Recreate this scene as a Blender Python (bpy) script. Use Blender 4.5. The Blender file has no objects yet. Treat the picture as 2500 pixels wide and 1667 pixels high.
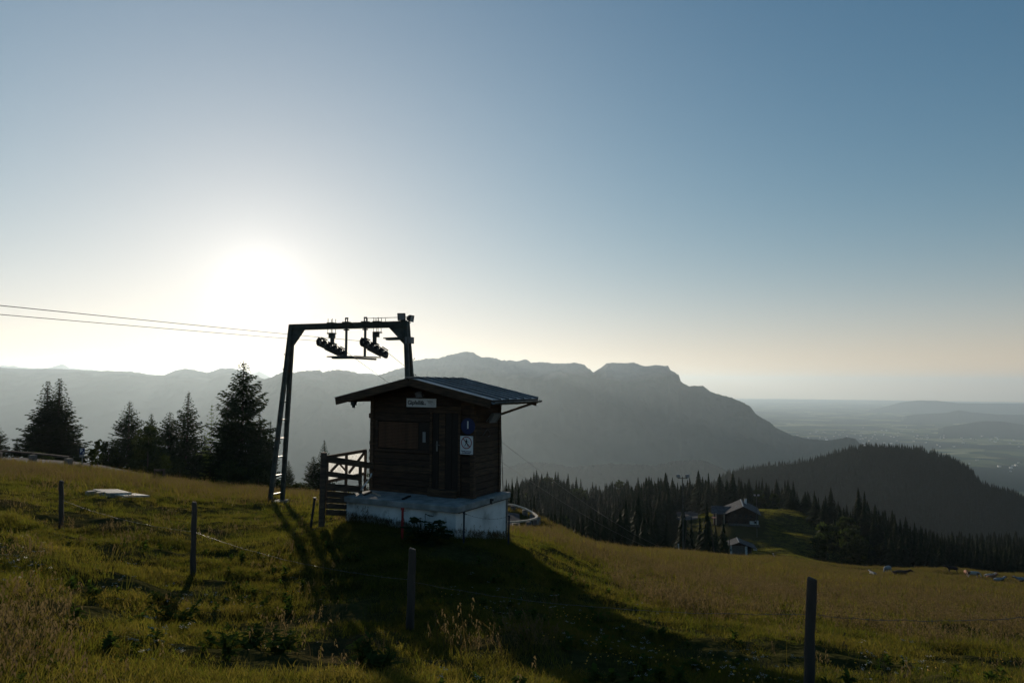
import bpy, math, random
import numpy as np
from mathutils import Vector, Matrix

SC = bpy.context.scene
COL = SC.collection
random.seed(7)
rng = np.random.default_rng(7)

# ------------------------------------------------------------------ camera
F = 1750.0                       # focal length in photo pixels (photo 2500 wide)
PITCH = math.atan((940 - 833.5) / F)
ROLL = math.radians(0.3)
cam_data = bpy.data.cameras.new("camera")
cam_data.sensor_width = 36.0
cam_data.lens = F / 2500.0 * 36.0
cam_data.clip_start = 0.1
cam_data.clip_end = 200000.0
cam = bpy.data.objects.new("camera", cam_data)
COL.objects.link(cam)
CAM_ROT = Matrix.Rotation(math.pi / 2 + PITCH, 3, 'X') @ Matrix.Rotation(ROLL, 3, 'Z')
cam.matrix_world = CAM_ROT.to_4x4()
SC.camera = cam

def ray(px, py):
    return CAM_ROT @ Vector(((px - 1250) / F, -(py - 833.5) / F, -1.0))

def P(px, py, depth):
    """world point seen at photo pixel (px, py) whose world y is depth"""
    d = ray(px, py)
    return d * (depth / d.y)

# ------------------------------------------------------------------ light
SUN_DIR = ray(632, 700).normalized()
SUN_EL = math.asin(SUN_DIR.z)
SUN_AZ = math.atan2(SUN_DIR.x, SUN_DIR.y)      # from +Y towards +X

world = bpy.data.worlds.new("World")
SC.world = world
world.use_nodes = True
nt = world.node_tree
nt.nodes.clear()
def N(nt, t, **kw):
    n = nt.nodes.new(t)
    for k, v in kw.items():
        setattr(n, k, v)
    return n
def L(nt, a, b):
    nt.links.new(a, b)
sky = N(nt, 'ShaderNodeTexSky', sky_type='NISHITA', sun_disc=False)
sky.sun_elevation = SUN_EL
sky.sun_rotation = SUN_AZ
sky.altitude = 1500.0
sky.air_density = 1.0
sky.dust_density = 0.5
sky.ozone_density = 1.6
bg = N(nt, 'ShaderNodeBackground')
bg.inputs['Strength'].default_value = 0.15
hs = N(nt, 'ShaderNodeHueSaturation')
hs.inputs['Saturation'].default_value = 1.25
# circumsolar glare: the bright aureole of the hazy air around the sun
tc = N(nt, 'ShaderNodeTexCoord')
vd = N(nt, 'ShaderNodeVectorMath', operation='DOT_PRODUCT')
vd.inputs[1].default_value = SUN_DIR
L(nt, tc.outputs['Generated'], vd.inputs[0])
def powglow(power, gain):
    c = N(nt, 'ShaderNodeMath', operation='MAXIMUM'); c.inputs[1].default_value = 0.0
    L(nt, vd.outputs['Value'], c.inputs[0])
    p = N(nt, 'ShaderNodeMath', operation='POWER'); p.inputs[1].default_value = power
    L(nt, c.outputs[0], p.inputs[0])
    m = N(nt, 'ShaderNodeMath', operation='MULTIPLY'); m.inputs[1].default_value = gain
    L(nt, p.outputs[0], m.inputs[0])
    return m.outputs[0]
g1 = powglow(800.0, 1.9)
g2 = powglow(150.0, 1.05)
g3 = powglow(9.0, 1.1)
ad = N(nt, 'ShaderNodeMath', operation='ADD'); L(nt, g1, ad.inputs[0]); L(nt, g2, ad.inputs[1])
ad2 = N(nt, 'ShaderNodeMath', operation='ADD'); L(nt, ad.outputs[0], ad2.inputs[0]); L(nt, g3, ad2.inputs[1])
# warm band of evening haze low over the whole horizon
sz = N(nt, 'ShaderNodeSeparateXYZ'); L(nt, tc.outputs['Generated'], sz.inputs[0])
az_ = N(nt, 'ShaderNodeMath', operation='ABSOLUTE'); L(nt, sz.outputs['Z'], az_.inputs[0])
iz = N(nt, 'ShaderNodeMath', operation='SUBTRACT'); iz.inputs[0].default_value = 1.0; L(nt, az_.outputs[0], iz.inputs[1])
pz = N(nt, 'ShaderNodeMath', operation='POWER'); pz.inputs[1].default_value = 16.0; L(nt, iz.outputs[0], pz.inputs[0])
wz = N(nt, 'ShaderNodeVectorMath', operation='SCALE'); wz.inputs[0].default_value = (3.0, 1.05, 0.6); L(nt, pz.outputs[0], wz.inputs['Scale'])
gc = N(nt, 'ShaderNodeVectorMath', operation='SCALE')
gc.inputs[0].default_value = (1.0, 0.90, 0.83)
L(nt, ad2.outputs[0], gc.inputs['Scale'])
sm = N(nt, 'ShaderNodeVectorMath', operation='ADD')
L(nt, sky.outputs[0], hs.inputs['Color'])
# soft shoulder of the hazy sky's brightness towards the sun: c / (1 + c / k)
dv = N(nt, 'ShaderNodeVectorMath', operation='MULTIPLY_ADD')
dv.inputs[1].default_value = (0.145, 0.145, 0.145); dv.inputs[2].default_value = (1, 1, 1)
L(nt, hs.outputs[0], dv.inputs[0])
qv = N(nt, 'ShaderNodeVectorMath', operation='DIVIDE')
L(nt, hs.outputs[0], qv.inputs[0]); L(nt, dv.outputs[0], qv.inputs[1])
L(nt, qv.outputs[0], sm.inputs[0]); L(nt, gc.outputs[0], sm.inputs[1])
sm2 = N(nt, 'ShaderNodeVectorMath', operation='ADD')
L(nt, sm.outputs[0], sm2.inputs[0]); L(nt, wz.outputs[0], sm2.inputs[1])
sm = sm2
L(nt, sm.outputs[0], bg.inputs['Color'])
wo = N(nt, 'ShaderNodeOutputWorld')
L(nt, bg.outputs[0], wo.inputs['Surface'])

sun_data = bpy.data.lights.new("sun", 'SUN')
sun_data.energy = 4.8
sun_data.angle = math.radians(0.5)
sun_data.color = (1.0, 0.86, 0.68)
sun = bpy.data.objects.new("sun", sun_data)
COL.objects.link(sun)
sun.rotation_mode = 'QUATERNION'
sun.rotation_quaternion = SUN_DIR.to_track_quat('Z', 'Y')

SC.view_settings.view_transform = 'Standard'
SC.view_settings.look = 'None'
SC.view_settings.exposure = 0.0
SC.view_settings.gamma = 1.0
SC.view_settings.use_curve_mapping = False
SC.render.engine = 'CYCLES'
SC.cycles.use_denoising = True
SC.cycles.max_bounces = 5
SC.cycles.diffuse_bounces = 2
SC.cycles.glossy_bounces = 2
SC.cycles.transmission_bounces = 3
SC.cycles.volume_bounces = 1
SC.cycles.transparent_max_bounces = 12
SC.cycles.sample_clamp_indirect = 4.0

# ------------------------------------------------------------------ helpers
def new_mat(name):
    m = bpy.data.materials.new(name)
    m.use_nodes = True
    m.node_tree.nodes.clear()
    return m

def mat(name, c1, c2=None, scale=5.0, rough=0.8, detail=4.0, bump=0.0, bscale=None,
        stretch=(1, 1, 1), metallic=0.0, spec=0.3, lo=0.35, hi=0.65, coord='Object', transl=None,
        c3=None, s3=1.0, lo3=0.5, hi3=0.7):
    """two colour noise material with optional bump, third blotch colour and translucency"""
    m = new_mat(name)
    nt = m.node_tree
    out = N(nt, 'ShaderNodeOutputMaterial')
    b = N(nt, 'ShaderNodeBsdfPrincipled')
    b.inputs['Roughness'].default_value = rough
    b.inputs['Metallic'].default_value = metallic
    b.inputs['Specular IOR Level'].default_value = spec
    c2 = c2 or tuple(x * 0.6 for x in c1)
    tc = N(nt, 'ShaderNodeTexCoord')
    mp = N(nt, 'ShaderNodeMapping')
    mp.inputs['Scale'].default_value = stretch
    L(nt, tc.outputs[coord], mp.inputs['Vector'])
    no = N(nt, 'ShaderNodeTexNoise')
    no.inputs['Scale'].default_value = scale
    no.inputs['Detail'].default_value = detail
    L(nt, mp.outputs[0], no.inputs['Vector'])
    cr = N(nt, 'ShaderNodeValToRGB')
    cr.color_ramp.elements[0].position = lo
    cr.color_ramp.elements[0].color = (*c1, 1)
    cr.color_ramp.elements[1].position = hi
    cr.color_ramp.elements[1].color = (*c2, 1)
    L(nt, no.outputs['Fac'], cr.inputs['Fac'])
    col = cr.outputs[0]
    if c3:
        n3 = N(nt, 'ShaderNodeTexNoise'); n3.inputs['Scale'].default_value = s3
        n3.inputs['Detail'].default_value = 5.0
        L(nt, tc.outputs[coord], n3.inputs['Vector'])
        r3 = N(nt, 'ShaderNodeMapRange'); r3.inputs[1].default_value = lo3; r3.inputs[2].default_value = hi3
        L(nt, n3.outputs['Fac'], r3.inputs[0])
        mx = N(nt, 'ShaderNodeMix', data_type='RGBA')
        L(nt, r3.outputs[0], mx.inputs[0]); L(nt, col, mx.inputs[6]); mx.inputs[7].default_value = (*c3, 1)
        col = mx.outputs[2]
    L(nt, col, b.inputs['Base Color'])
    if bump:
        nb = N(nt, 'ShaderNodeTexNoise')
        nb.inputs['Scale'].default_value = bscale or scale * 3
        nb.inputs['Detail'].default_value = 6.0
        L(nt, mp.outputs[0], nb.inputs['Vector'])
        bp = N(nt, 'ShaderNodeBump')
        bp.inputs['Strength'].default_value = 1.0
        bp.inputs['Distance'].default_value = bump
        L(nt, nb.outputs['Fac'], bp.inputs['Height'])
        L(nt, bp.outputs[0], b.inputs['Normal'])
    if transl:
        tr = N(nt, 'ShaderNodeBsdfTranslucent')
        mt = N(nt, 'ShaderNodeMix', data_type='RGBA', blend_type='MULTIPLY')
        mt.inputs[0].default_value = 1.0
        L(nt, col, mt.inputs[6]); mt.inputs[7].default_value = (*transl[1], 1)
        L(nt, mt.outputs[2], tr.inputs['Color'])
        ms = N(nt, 'ShaderNodeMixShader'); ms.inputs[0].default_value = transl[0]
        L(nt, b.outputs[0], ms.inputs[1]); L(nt, tr.outputs[0], ms.inputs[2])
        L(nt, ms.outputs[0], out.inputs['Surface'])
    else:
        L(nt, b.outputs[0], out.inputs['Surface'])
    return m

class MB:
    """collects triangles/quads, then builds ONE mesh object"""
    def __init__(self):
        self.v = []; self.f = []
    def add(self, vs, fs):
        o = len(self.v)
        self.v.extend([tuple(p) for p in vs])
        self.f.extend([tuple(i + o for i in f) for f in fs])
        return self
    def box(self, c, s, m=None, bev=0.0):
        """box centred at c, size s, optional 3x3 matrix m (columns = axes)"""
        hx, hy, hz = s[0] / 2, s[1] / 2, s[2] / 2
        pts = [Vector((x, y, z)) for x in (-hx, hx) for y in (-hy, hy) for z in (-hz, hz)]
        if m is not None: pts = [m @ p for p in pts]
        c = Vector(c)
        pts = [p + c for p in pts]
        return self.add(pts, [(0, 1, 3, 2), (4, 6, 7, 5), (0, 4, 5, 1), (2, 3, 7, 6), (0, 2, 6, 4), (1, 5, 7, 3)])
    def beam(self, a, b, w, h, up=(0, 0, 1)):
        """rectangular bar from a to b, w across, h along up"""
        a = Vector(a); b = Vector(b); d = (b - a); ln = d.length
        if ln < 1e-6: return self
        d.normalize(); up = Vector(up)
        s = d.cross(up)
        if s.length < 1e-4: s = d.cross(Vector((1, 0, 0)))
        s.normalize(); u = s.cross(d).normalized()
        pts = []
        for q in (a, b):
            for i, j in ((-1, -1), (1, -1), (1, 1), (-1, 1)):
                pts.append(q + s * (w / 2 * i) + u * (h / 2 * j))
        return self.add(pts, [(0, 1, 2, 3), (7, 6, 5, 4), (0, 4, 5, 1), (1, 5, 6, 2), (2, 6, 7, 3), (3, 7, 4, 0)])
    def tube(self, pts, r, n=8, cap=True):
        """tube along a polyline; r scalar or list"""
        pts = [Vector(p) for p in pts]
        rs = r if isinstance(r, (list, tuple)) else [r] * len(pts)
        vs = []; fs = []
        up = None
        for i, p in enumerate(pts):
            if i == 0: d = pts[1] - p
            elif i == len(pts) - 1: d = p - pts[i - 1]
            else: d = pts[i + 1] - pts[i - 1]
            d.normalize()
            ref = Vector((0, 0, 1)) if abs(d.z) < 0.9 else Vector((1, 0, 0))
            s = d.cross(ref).normalized(); u = s.cross(d)
            for k in range(n):
                a = 2 * math.pi * k / n
                vs.append(p + (s * math.cos(a) + u * math.sin(a)) * rs[i])
        m = len(pts)
        for i in range(m - 1):
            for k in range(n):
                k2 = (k + 1) % n
                fs.append((i * n + k, i * n + k2, (i + 1) * n + k2, (i + 1) * n + k))
        if cap:
            fs.append(tuple(reversed(range(n)))); fs.append(tuple((m - 1) * n + k for k in range(n)))
        return self.add(vs, fs)
    def prism(self, poly, a, b):
        """poly: list of 3D points of one face, extruded by vector (b-a)"""
        off = Vector(b) - Vector(a); n = len(poly)
        vs = [Vector(p) for p in poly] + [Vector(p) + off for p in poly]
        fs = [tuple(range(n)), tuple(reversed(range(n, 2 * n)))]
        for i in range(n):
            j = (i + 1) % n
            fs.append((i, i + n, j + n, j))
        return self.add(vs, fs)
    def disc(self, c, axis, r, h, n=20):
        c = Vector(c); ax = Vector(axis).normalized()
        return self.tube([c - ax * h / 2, c + ax * h / 2], r, n)
    def build(self, name, m, parent=None, smooth=False, bevel=0.0, loc=None):
        me = bpy.data.meshes.new(name)
        off = Vector(loc) if loc is not None else Vector((0, 0, 0))
        me.from_pydata([tuple(Vector(p) - off) for p in self.v], [], self.f)
        me.update()
        if m is not None: me.materials.append(m)
        if smooth:
            me.polygons.foreach_set('use_smooth', [True] * len(me.polygons))
        o = bpy.data.objects.new(name, me)
        COL.objects.link(o)
        o.location = off
        if parent is not None: o.parent = parent
        if bevel:
            b = o.modifiers.new('bevel', 'BEVEL'); b.width = bevel; b.segments = 2; b.limit_method = 'ANGLE'
        return o

def empty(name, loc, rz=0.0, rot=None):
    o = bpy.data.objects.new(name, None)
    o.empty_display_size = 0.3
    COL.objects.link(o)
    o.location = loc
    o.rotation_euler = rot if rot is not None else (0, 0, rz)
    return o

def tag(o, label=None, cat=None, group=None, kind=None):
    if label: o['label'] = label
    if cat: o['category'] = cat
    if group: o['group'] = group
    if kind: o['kind'] = kind
    return o

def copy_tree(o, parent=None):
    c = o.copy(); COL.objects.link(c)
    if parent is not None: c.parent = parent
    for ch in list(o.children):
        copy_tree(ch, c)
    return c

# numpy value noise
_perm = np.random.default_rng(3).random((256, 256))
def vnoise(x, y):
    xi = np.floor(x).astype(int); yi = np.floor(y).astype(int)
    fx = x - xi; fy = y - yi
    fx = fx * fx * (3 - 2 * fx); fy = fy * fy * (3 - 2 * fy)
    a = _perm[xi % 256, yi % 256]; b = _perm[(xi + 1) % 256, yi % 256]
    c = _perm[xi % 256, (yi + 1) % 256]; d = _perm[(xi + 1) % 256, (yi + 1) % 256]
    return (a + (b - a) * fx) * (1 - fy) + (c + (d - c) * fx) * fy - 0.5
def fbm(x, y, oct=4, g=0.5):
    s = 0; a = 1.0
    for i in range(oct):
        s = s + a * vnoise(x * 2 ** i + 17.3 * i, y * 2 ** i - 9.1 * i); a *= g
    return s
def ridged(x, y, oct=4, g=0.5):
    s = 0; a = 1.0
    for i in range(oct):
        s = s + a * (0.5 - 2 * np.abs(vnoise(x * 2 ** i + 7.7 * i, y * 2 ** i + 3.3 * i))); a *= g
    return s

def pchip(xs, ys, xq):
    xs = np.asarray(xs, float); ys = np.asarray(ys, float); xq = np.asarray(xq, float)
    h = np.diff(xs); d = np.diff(ys) / h
    m = np.zeros(len(xs)); m[0] = d[0]; m[-1] = d[-1]
    for i in range(1, len(xs) - 1):
        if d[i - 1] * d[i] > 0:
            w1 = 2 * h[i] + h[i - 1]; w2 = h[i] + 2 * h[i - 1]
            m[i] = (w1 + w2) / (w1 / d[i - 1] + w2 / d[i])
    q = np.clip(xq, xs[0], xs[-1])
    k = np.clip(np.searchsorted(xs, q) - 1, 0, len(xs) - 2)
    t = (q - xs[k]) / h[k]
    return ((2 * t**3 - 3 * t**2 + 1) * ys[k] + (t**3 - 2 * t**2 + t) * h[k] * m[k]
            + (-2 * t**3 + 3 * t**2) * ys[k + 1] + (t**3 - t**2) * h[k] * m[k + 1])

def grid_mesh(name, X, Y, Z, m, parent=None, smooth=True, wrap=False):
    nr, nc = X.shape
    me = bpy.data.meshes.new(name)
    v = np.stack([X, Y, Z], -1).reshape(-1, 3).astype(np.float32)
    i = np.arange(nr - 1)[:, None] * nc
    cc = np.arange(nc if wrap else nc - 1)
    c2 = (cc + 1) % nc
    f = np.stack([i + cc, i + c2, i + nc + c2, i + nc + cc], -1).reshape(-1, 4)
    me.vertices.add(len(v)); me.vertices.foreach_set('co', v.ravel())
    me.loops.add(f.size); me.loops.foreach_set('vertex_index', f.ravel().astype(np.int32))
    me.polygons.add(len(f))
    me.polygons.foreach_set('loop_start', np.arange(0, f.size, 4, dtype=np.int32))
    me.polygons.foreach_set('loop_total', np.full(len(f), 4, dtype=np.int32))
    me.update(calc_edges=True)
    me.validate()
    if smooth: me.polygons.foreach_set('use_smooth', np.ones(len(f), bool))
    if m is not None: me.materials.append(m)
    o = bpy.data.objects.new(name, me)
    COL.objects.link(o)
    if parent: o.parent = parent
    return o
# ------------------------------------------------------------------ terrain
# table of the ground's profile: for bearings given as photo columns, the apparent row
# (eye level = 940, z = -(row-940)/F*depth) at each depth in metres
DEP = [1.2, 3, 5, 7, 10, 13, 17, 22, 30, 40, 50, 60, 70, 80, 105, 130, 170, 215, 255, 300, 380, 480, 600, 800, 1200, 2000, 3400]
TAB = {
 -700: [3400,1940,1680,1540,1385,1300,1240,1195,1165,1145,1132,1128,1128,1135,1150,1175,1210,1245,1275,1300,1335,1370,1400,1430,1465,1490,1500],
    0: [3400,1950,1690,1550,1395,1310,1248,1205,1172,1150,1136,1131,1132,1140,1160,1185,1225,1260,1290,1312,1345,1380,1405,1435,1465,1490,1500],
  150: [3400,1950,1700,1565,1415,1335,1285,1225,1184,1160,1146,1142,1143,1152,1172,1195,1235,1270,1298,1320,1350,1382,1405,1435,1465,1490,1500],
  300: [3400,1950,1700,1585,1450,1365,1290,1233,1190,1170,1160,1164,1170,1172,1192,1215,1250,1282,1308,1328,1355,1385,1408,1435,1465,1490,1500],
  475: [3400,1960,1705,1605,1500,1405,1325,1268,1214,1194,1185,1194,1200,1202,1222,1243,1272,1300,1322,1338,1362,1388,1410,1435,1465,1490,1500],
  655: [3400,1970,1715,1620,1520,1418,1335,1275,1224,1207,1201,1212,1220,1224,1244,1264,1290,1314,1332,1346,1366,1390,1410,1435,1465,1490,1500],
  870: [3400,1980,1725,1630,1528,1405,1278,1250,1232,1222,1217,1222,1227,1242,1264,1282,1304,1324,1340,1350,1368,1390,1410,1435,1465,1490,1500],
 1003: [3400,1990,1730,1633,1527,1396,1294,1272,1256,1247,1241,1245,1241,1258,1284,1300,1320,1338,1348,1355,1370,1390,1410,1435,1465,1490,1500],
 1133: [3400,2000,1735,1640,1520,1412,1310,1305,1300,1295,1291,1287,1241,1252,1295,1320,1340,1352,1358,1358,1350,1330,1300,1340,1420,1480,1500],
 1240: [3400,2010,1740,1645,1520,1425,1324,1308,1302,1296,1291,1287,1241,1252,1302,1332,1352,1362,1362,1350,1315,1268,1240,1262,1380,1470,1500],
 1325: [3400,2020,1748,1650,1530,1444,1365,1328,1312,1301,1294,1286,1264,1284,1320,1345,1362,1370,1366,1350,1290,1240,1214,1250,1370,1470,1500],
 1449: [3400,2030,1756,1658,1550,1470,1412,1380,1355,1336,1327,1323,1326,1338,1352,1366,1376,1380,1374,1356,1320,1275,1240,1262,1370,1470,1500],
 1600: [3400,2040,1764,1664,1568,1498,1452,1420,1392,1368,1353,1345,1342,1340,1350,1365,1378,1372,1325,1276,1248,1240,1238,1262,1370,1470,1500],
 1700: [3400,2045,1768,1670,1578,1512,1468,1436,1408,1384,1367,1357,1353,1347,1346,1356,1374,1368,1305,1262,1244,1240,1240,1265,1370,1470,1500],
 1780: [3400,2050,1772,1675,1585,1522,1480,1448,1420,1396,1380,1368,1363,1355,1351,1357,1374,1352,1278,1240,1252,1270,1300,1340,1400,1470,1500],
 1900: [3400,2060,1780,1682,1592,1535,1494,1464,1436,1410,1394,1382,1376,1366,1360,1359,1376,1346,1286,1236,1262,1300,1320,1350,1400,1470,1500],
 2060: [3400,2070,1788,1690,1602,1548,1508,1480,1450,1424,1407,1408,1402,1396,1384,1374,1366,1378,1322,1288,1315,1335,1345,1360,1400,1470,1500],
 2150: [3400,2080,1792,1695,1608,1556,1518,1489,1458,1431,1413,1414,1408,1402,1390,1379,1369,1402,1372,1340,1345,1345,1345,1360,1400,1470,1500],
 2300: [3400,2080,1796,1700,1616,1566,1530,1501,1470,1442,1423,1424,1418,1412,1400,1390,1378,1425,1425,1410,1385,1360,1345,1355,1400,1470,1500],
 2500: [3400,2080,1800,1705,1626,1580,1545,1518,1488,1459,1440,1442,1436,1430,1418,1408,1398,1445,1450,1430,1395,1365,1345,1355,1400,1470,1500],
 3200: [3400,2090,1810,1715,1640,1600,1570,1545,1518,1490,1470,1458,1452,1442,1436,1436,1440,1485,1480,1460,1420,1390,1370,1380,1420,1470,1500],
}
_cols = sorted(TAB)
_U = np.array([(c - 1250) / F for c in _cols])
_LD = np.log(DEP)
GU = np.linspace(_U[0], _U[-1], 900)
GL = np.linspace(_LD[0], _LD[-1], 700)
_A = np.array([pchip(_LD, TAB[c], GL) for c in _cols])           # cols x depth
_G = np.array([pchip(_U, _A[:, j], GU) for j in range(len(GL))])   # depth x u
_Dg = np.exp(GL)[:, None]
_ZG = -(_G - 940.0) / F * _Dg

def hummock(x, y):
    """small unevenness of the pasture: tussocks and cattle terraces"""
    d = np.sqrt(x * x + y * y)
    near = np.clip((d - 2) / 6, 0, 1)
    a = (0.15 * fbm(x * 0.55, y * 0.55, 4) + 0.10 * ridged(x * 1.1 + 5, y * 1.5, 3) - 0.03) * near
    terr = 0.07 * np.sin((y + 0.25 * x) * 2.1 + 3 * vnoise(x * 0.3, y * 0.3)) * np.clip(vnoise(x * 0.21 + 4, y * 0.21) + 0.35, 0, 1) * near
    far = np.clip((d - 60) / 120, 0, 1)
    b = 2.2 * fbm(x * 0.05, y * 0.05, 4) * far * np.clip((600 - d) / 300, 0.2, 1)
    # hut pad, road bench and pylon foot stay smooth
    keep = 1 - np.exp(-(((x + 2.2) / 3.0) ** 2 + ((y - 17.8) / 2.2) ** 2))
    keep2 = 1 - np.clip(1.4 - np.abs(y - 62.5) / 6, 0, 1) * np.clip((7 - x) / 4, 0, 1)
    return (a + terr) * keep * keep2 + b

def ground_np(x, y):
    x = np.asarray(x, float); y = np.asarray(y, float)
    r = np.sqrt(x * x + y * y)
    th = np.arctan2(x, y)
    th_c = np.clip(th, math.atan(GU[0]), math.atan(GU[-1]))
    u = np.tan(th_c)
    dep = np.maximum(r * np.cos(th_c), math.exp(GL[0]))
    iu = np.clip((u - GU[0]) / (GU[1] - GU[0]), 0, len(GU) - 1.001)
    il = np.clip((np.log(dep) - GL[0]) / (GL[1] - GL[0]), 0, len(GL) - 1.001)
    a = iu.astype(int); b = il.astype(int); fu = iu - a; fl = il - b
    z = ((_ZG[b, a] * (1 - fu) + _ZG[b, a + 1] * fu) * (1 - fl)
         + (_ZG[b + 1, a] * (1 - fu) + _ZG[b + 1, a + 1] * fu) * fl)
    back = np.clip((np.abs(th) - math.radians(70)) / math.radians(60), 0, 1)
    zb = -1.75 + 0.05 * np.minimum(r, 60) - 0.0 * r
    return z * (1 - back) + zb * back + hummock(x, y)
def ground(x, y):
    return float(ground_np(np.array([x]), np.array([y]))[0])
def G(px, depth, dz=0.0):
    """point on the ground below photo column px at depth"""
    u = (px - 1250) / F
    x = u * depth
    return Vector((x, depth, ground(x, depth) + dz))

def mix_ground():
    m = new_mat('meadow_soil')
    nt = m.node_tree
    out = N(nt, 'ShaderNodeOutputMaterial')
    b = N(nt, 'ShaderNodeBsdfPrincipled'); b.inputs['Roughness'].default_value = 0.95
    b.inputs['Specular IOR Level'].default_value = 0.0
    tc = N(nt, 'ShaderNodeTexCoord')
    def noise(s, d=5.0):
        n = N(nt, 'ShaderNodeTexNoise'); n.inputs['Scale'].default_value = s; n.inputs['Detail'].default_value = d
        L(nt, tc.outputs['Object'], n.inputs['Vector']); return n.outputs['Fac']
    def ramp(f, cs):
        r = N(nt, 'ShaderNodeValToRGB')
        e = r.color_ramp.elements
        while len(e) < len(cs): e.new(0.5)
        for k, (p, c) in enumerate(cs):
            e[k].position = p; e[k].color = (*c, 1)
        L(nt, f, r.inputs['Fac']); return r.outputs[0]
    a = ramp(noise(0.35), [(0.3, (0.030, 0.036, 0.010)), (0.5, (0.050, 0.047, 0.016)), (0.7, (0.060, 0.044, 0.022))])
    c = ramp(noise(6.0), [(0.35, (0.018, 0.020, 0.007)), (0.65, (0.060, 0.050, 0.020))])
    mx = N(nt, 'ShaderNodeMix', data_type='RGBA'); mx.inputs[0].default_value = 0.5
    L(nt, a, mx.inputs[6]); L(nt, c, mx.inputs[7])
    L(nt, mx.outputs[2], b.inputs['Base Color'])
    bp = N(nt, 'ShaderNodeBump'); bp.inputs['Distance'].default_value = 0.25
    L(nt, noise(2.0, 8.0), bp.inputs['Height']); L(nt, bp.outputs[0], b.inputs['Normal'])
    L(nt, b.outputs[0], out.inputs['Surface'])
    return m
M_GROUND = mix_ground()

# one polar sheet, fine in front of the viewer, right round behind
_th = np.concatenate([np.linspace(-math.pi, -0.95, 60, endpoint=False), np.linspace(-0.95, 0.95, 620), np.linspace(0.95, math.pi, 60, endpoint=False)[1:]])
_rr = np.concatenate([[0.02], np.geomspace(1.0, 4, 14, endpoint=False), np.geomspace(4, 150, 420, endpoint=False), np.geomspace(150, 3800, 170)])
TT, RR = np.meshgrid(_th, _rr)
XX = RR * np.sin(TT); YY = RR * np.cos(TT)
ZZ = ground_np(XX, YY)
tag(grid_mesh('ground', XX, YY, ZZ, M_GROUND, wrap=True), kind='structure')

# ------------------------------------------------------------------ the lowland plain
def plain_mat():
    m = new_mat('lowland_fields')
    nt = m.node_tree
    out = N(nt, 'ShaderNodeOutputMaterial')
    b = N(nt, 'ShaderNodeBsdfPrincipled'); b.inputs['Roughness'].default_value = 0.95
    b.inputs['Specular IOR Level'].default_value = 0.0
    tc = N(nt, 'ShaderNodeTexCoord')
    vo = N(nt, 'ShaderNodeTexVoronoi'); vo.inputs['Scale'].default_value = 0.0022
    L(nt, tc.outputs['Object'], vo.inputs['Vector'])
    n = N(nt, 'ShaderNodeTexNoise'); n.inputs['Scale'].default_value = 0.0006; n.inputs['Detail'].default_value = 6
    L(nt, tc.outputs['Object'], n.inputs['Vector'])
    r = N(nt, 'ShaderNodeValToRGB')
    e = r.color_ramp.elements
    e.new(0.5); e.new(0.8)
    for k, (p, c) in enumerate([(0.0, (0.02, 0.035, 0.02)), (0.4, (0.06, 0.09, 0.035)), (0.7, (0.20, 0.20, 0.08)), (1.0, (0.42, 0.38, 0.20))]):
        e[k].position = p; e[k].color = (*c, 1)
    L(nt, vo.outputs['Color'], r.inputs['Fac'])
    r2 = N(nt, 'ShaderNodeValToRGB')
    r2.color_ramp.elements[0].position = 0.45; r2.color_ramp.elements[1].position = 0.55
    L(nt, n.outputs['Fac'], r2.inputs['Fac'])
    mx = N(nt, 'ShaderNodeMix', data_type='RGBA')
    L(nt, r2.outputs[0], mx.inputs[0]); L(nt, r.outputs[0], mx.inputs[6]); mx.inputs[7].default_value = (0.02, 0.035, 0.02, 1)
    L(nt, mx.outputs[2], b.inputs['Base Color'])
    L(nt, b.outputs[0], out.inputs['Surface'])
    return m
PLAIN_Z = -1000.0
_th2 = np.linspace(-math.pi, math.pi, 241)[:-1]
_r2 = np.concatenate([[1.0], np.geomspace(800, 62000, 90)])
T2, R2 = np.meshgrid(_th2, _r2)
X2 = R2 * np.sin(T2); Y2 = R2 * np.cos(T2)
Z2 = PLAIN_Z + 12 * fbm(X2 / 2500, Y2 / 2500, 3)
tag(grid_mesh('plain', X2, Y2, Z2, plain_mat(), wrap=True), kind='structure')

# far villages on the plain: many small light houses, nobody could count them
_vr = np.random.default_rng(5)
vb = MB()
for (cx, cy, sp_, n_) in ((4200, 12500, 900, 40), (6300, 13500, 1300, 60), (8200, 15500, 1500, 60), (9800, 12800, 1100, 50), (5200, 9300, 700, 30), (8300, 9000, 800, 40), (6200, 7200, 500, 26), (4600, 6300, 350, 8)):
    for _ in range(n_):
        x_, y_ = cx + _vr.normal(0, sp_), cy + _vr.normal(0, sp_ * .8)
        w_, d_, h_ = _vr.uniform(10, 38), _vr.uniform(10, 34), _vr.uniform(6, 12)
        vb.box((x_, y_, PLAIN_Z + h_ / 2 + 4), (w_, d_, h_ + 8), Matrix.Rotation(_vr.uniform(0, 3), 3, 'Z'))
M_VIL = mat('pale_village_walls', (0.75, 0.73, 0.68), (0.45, 0.40, 0.36), scale=0.01, rough=0.35, spec=.6)
tag(vb.build('far_villages', M_VIL), 'pale specks of villages scattered over the lowland plain', kind='stuff')

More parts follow.
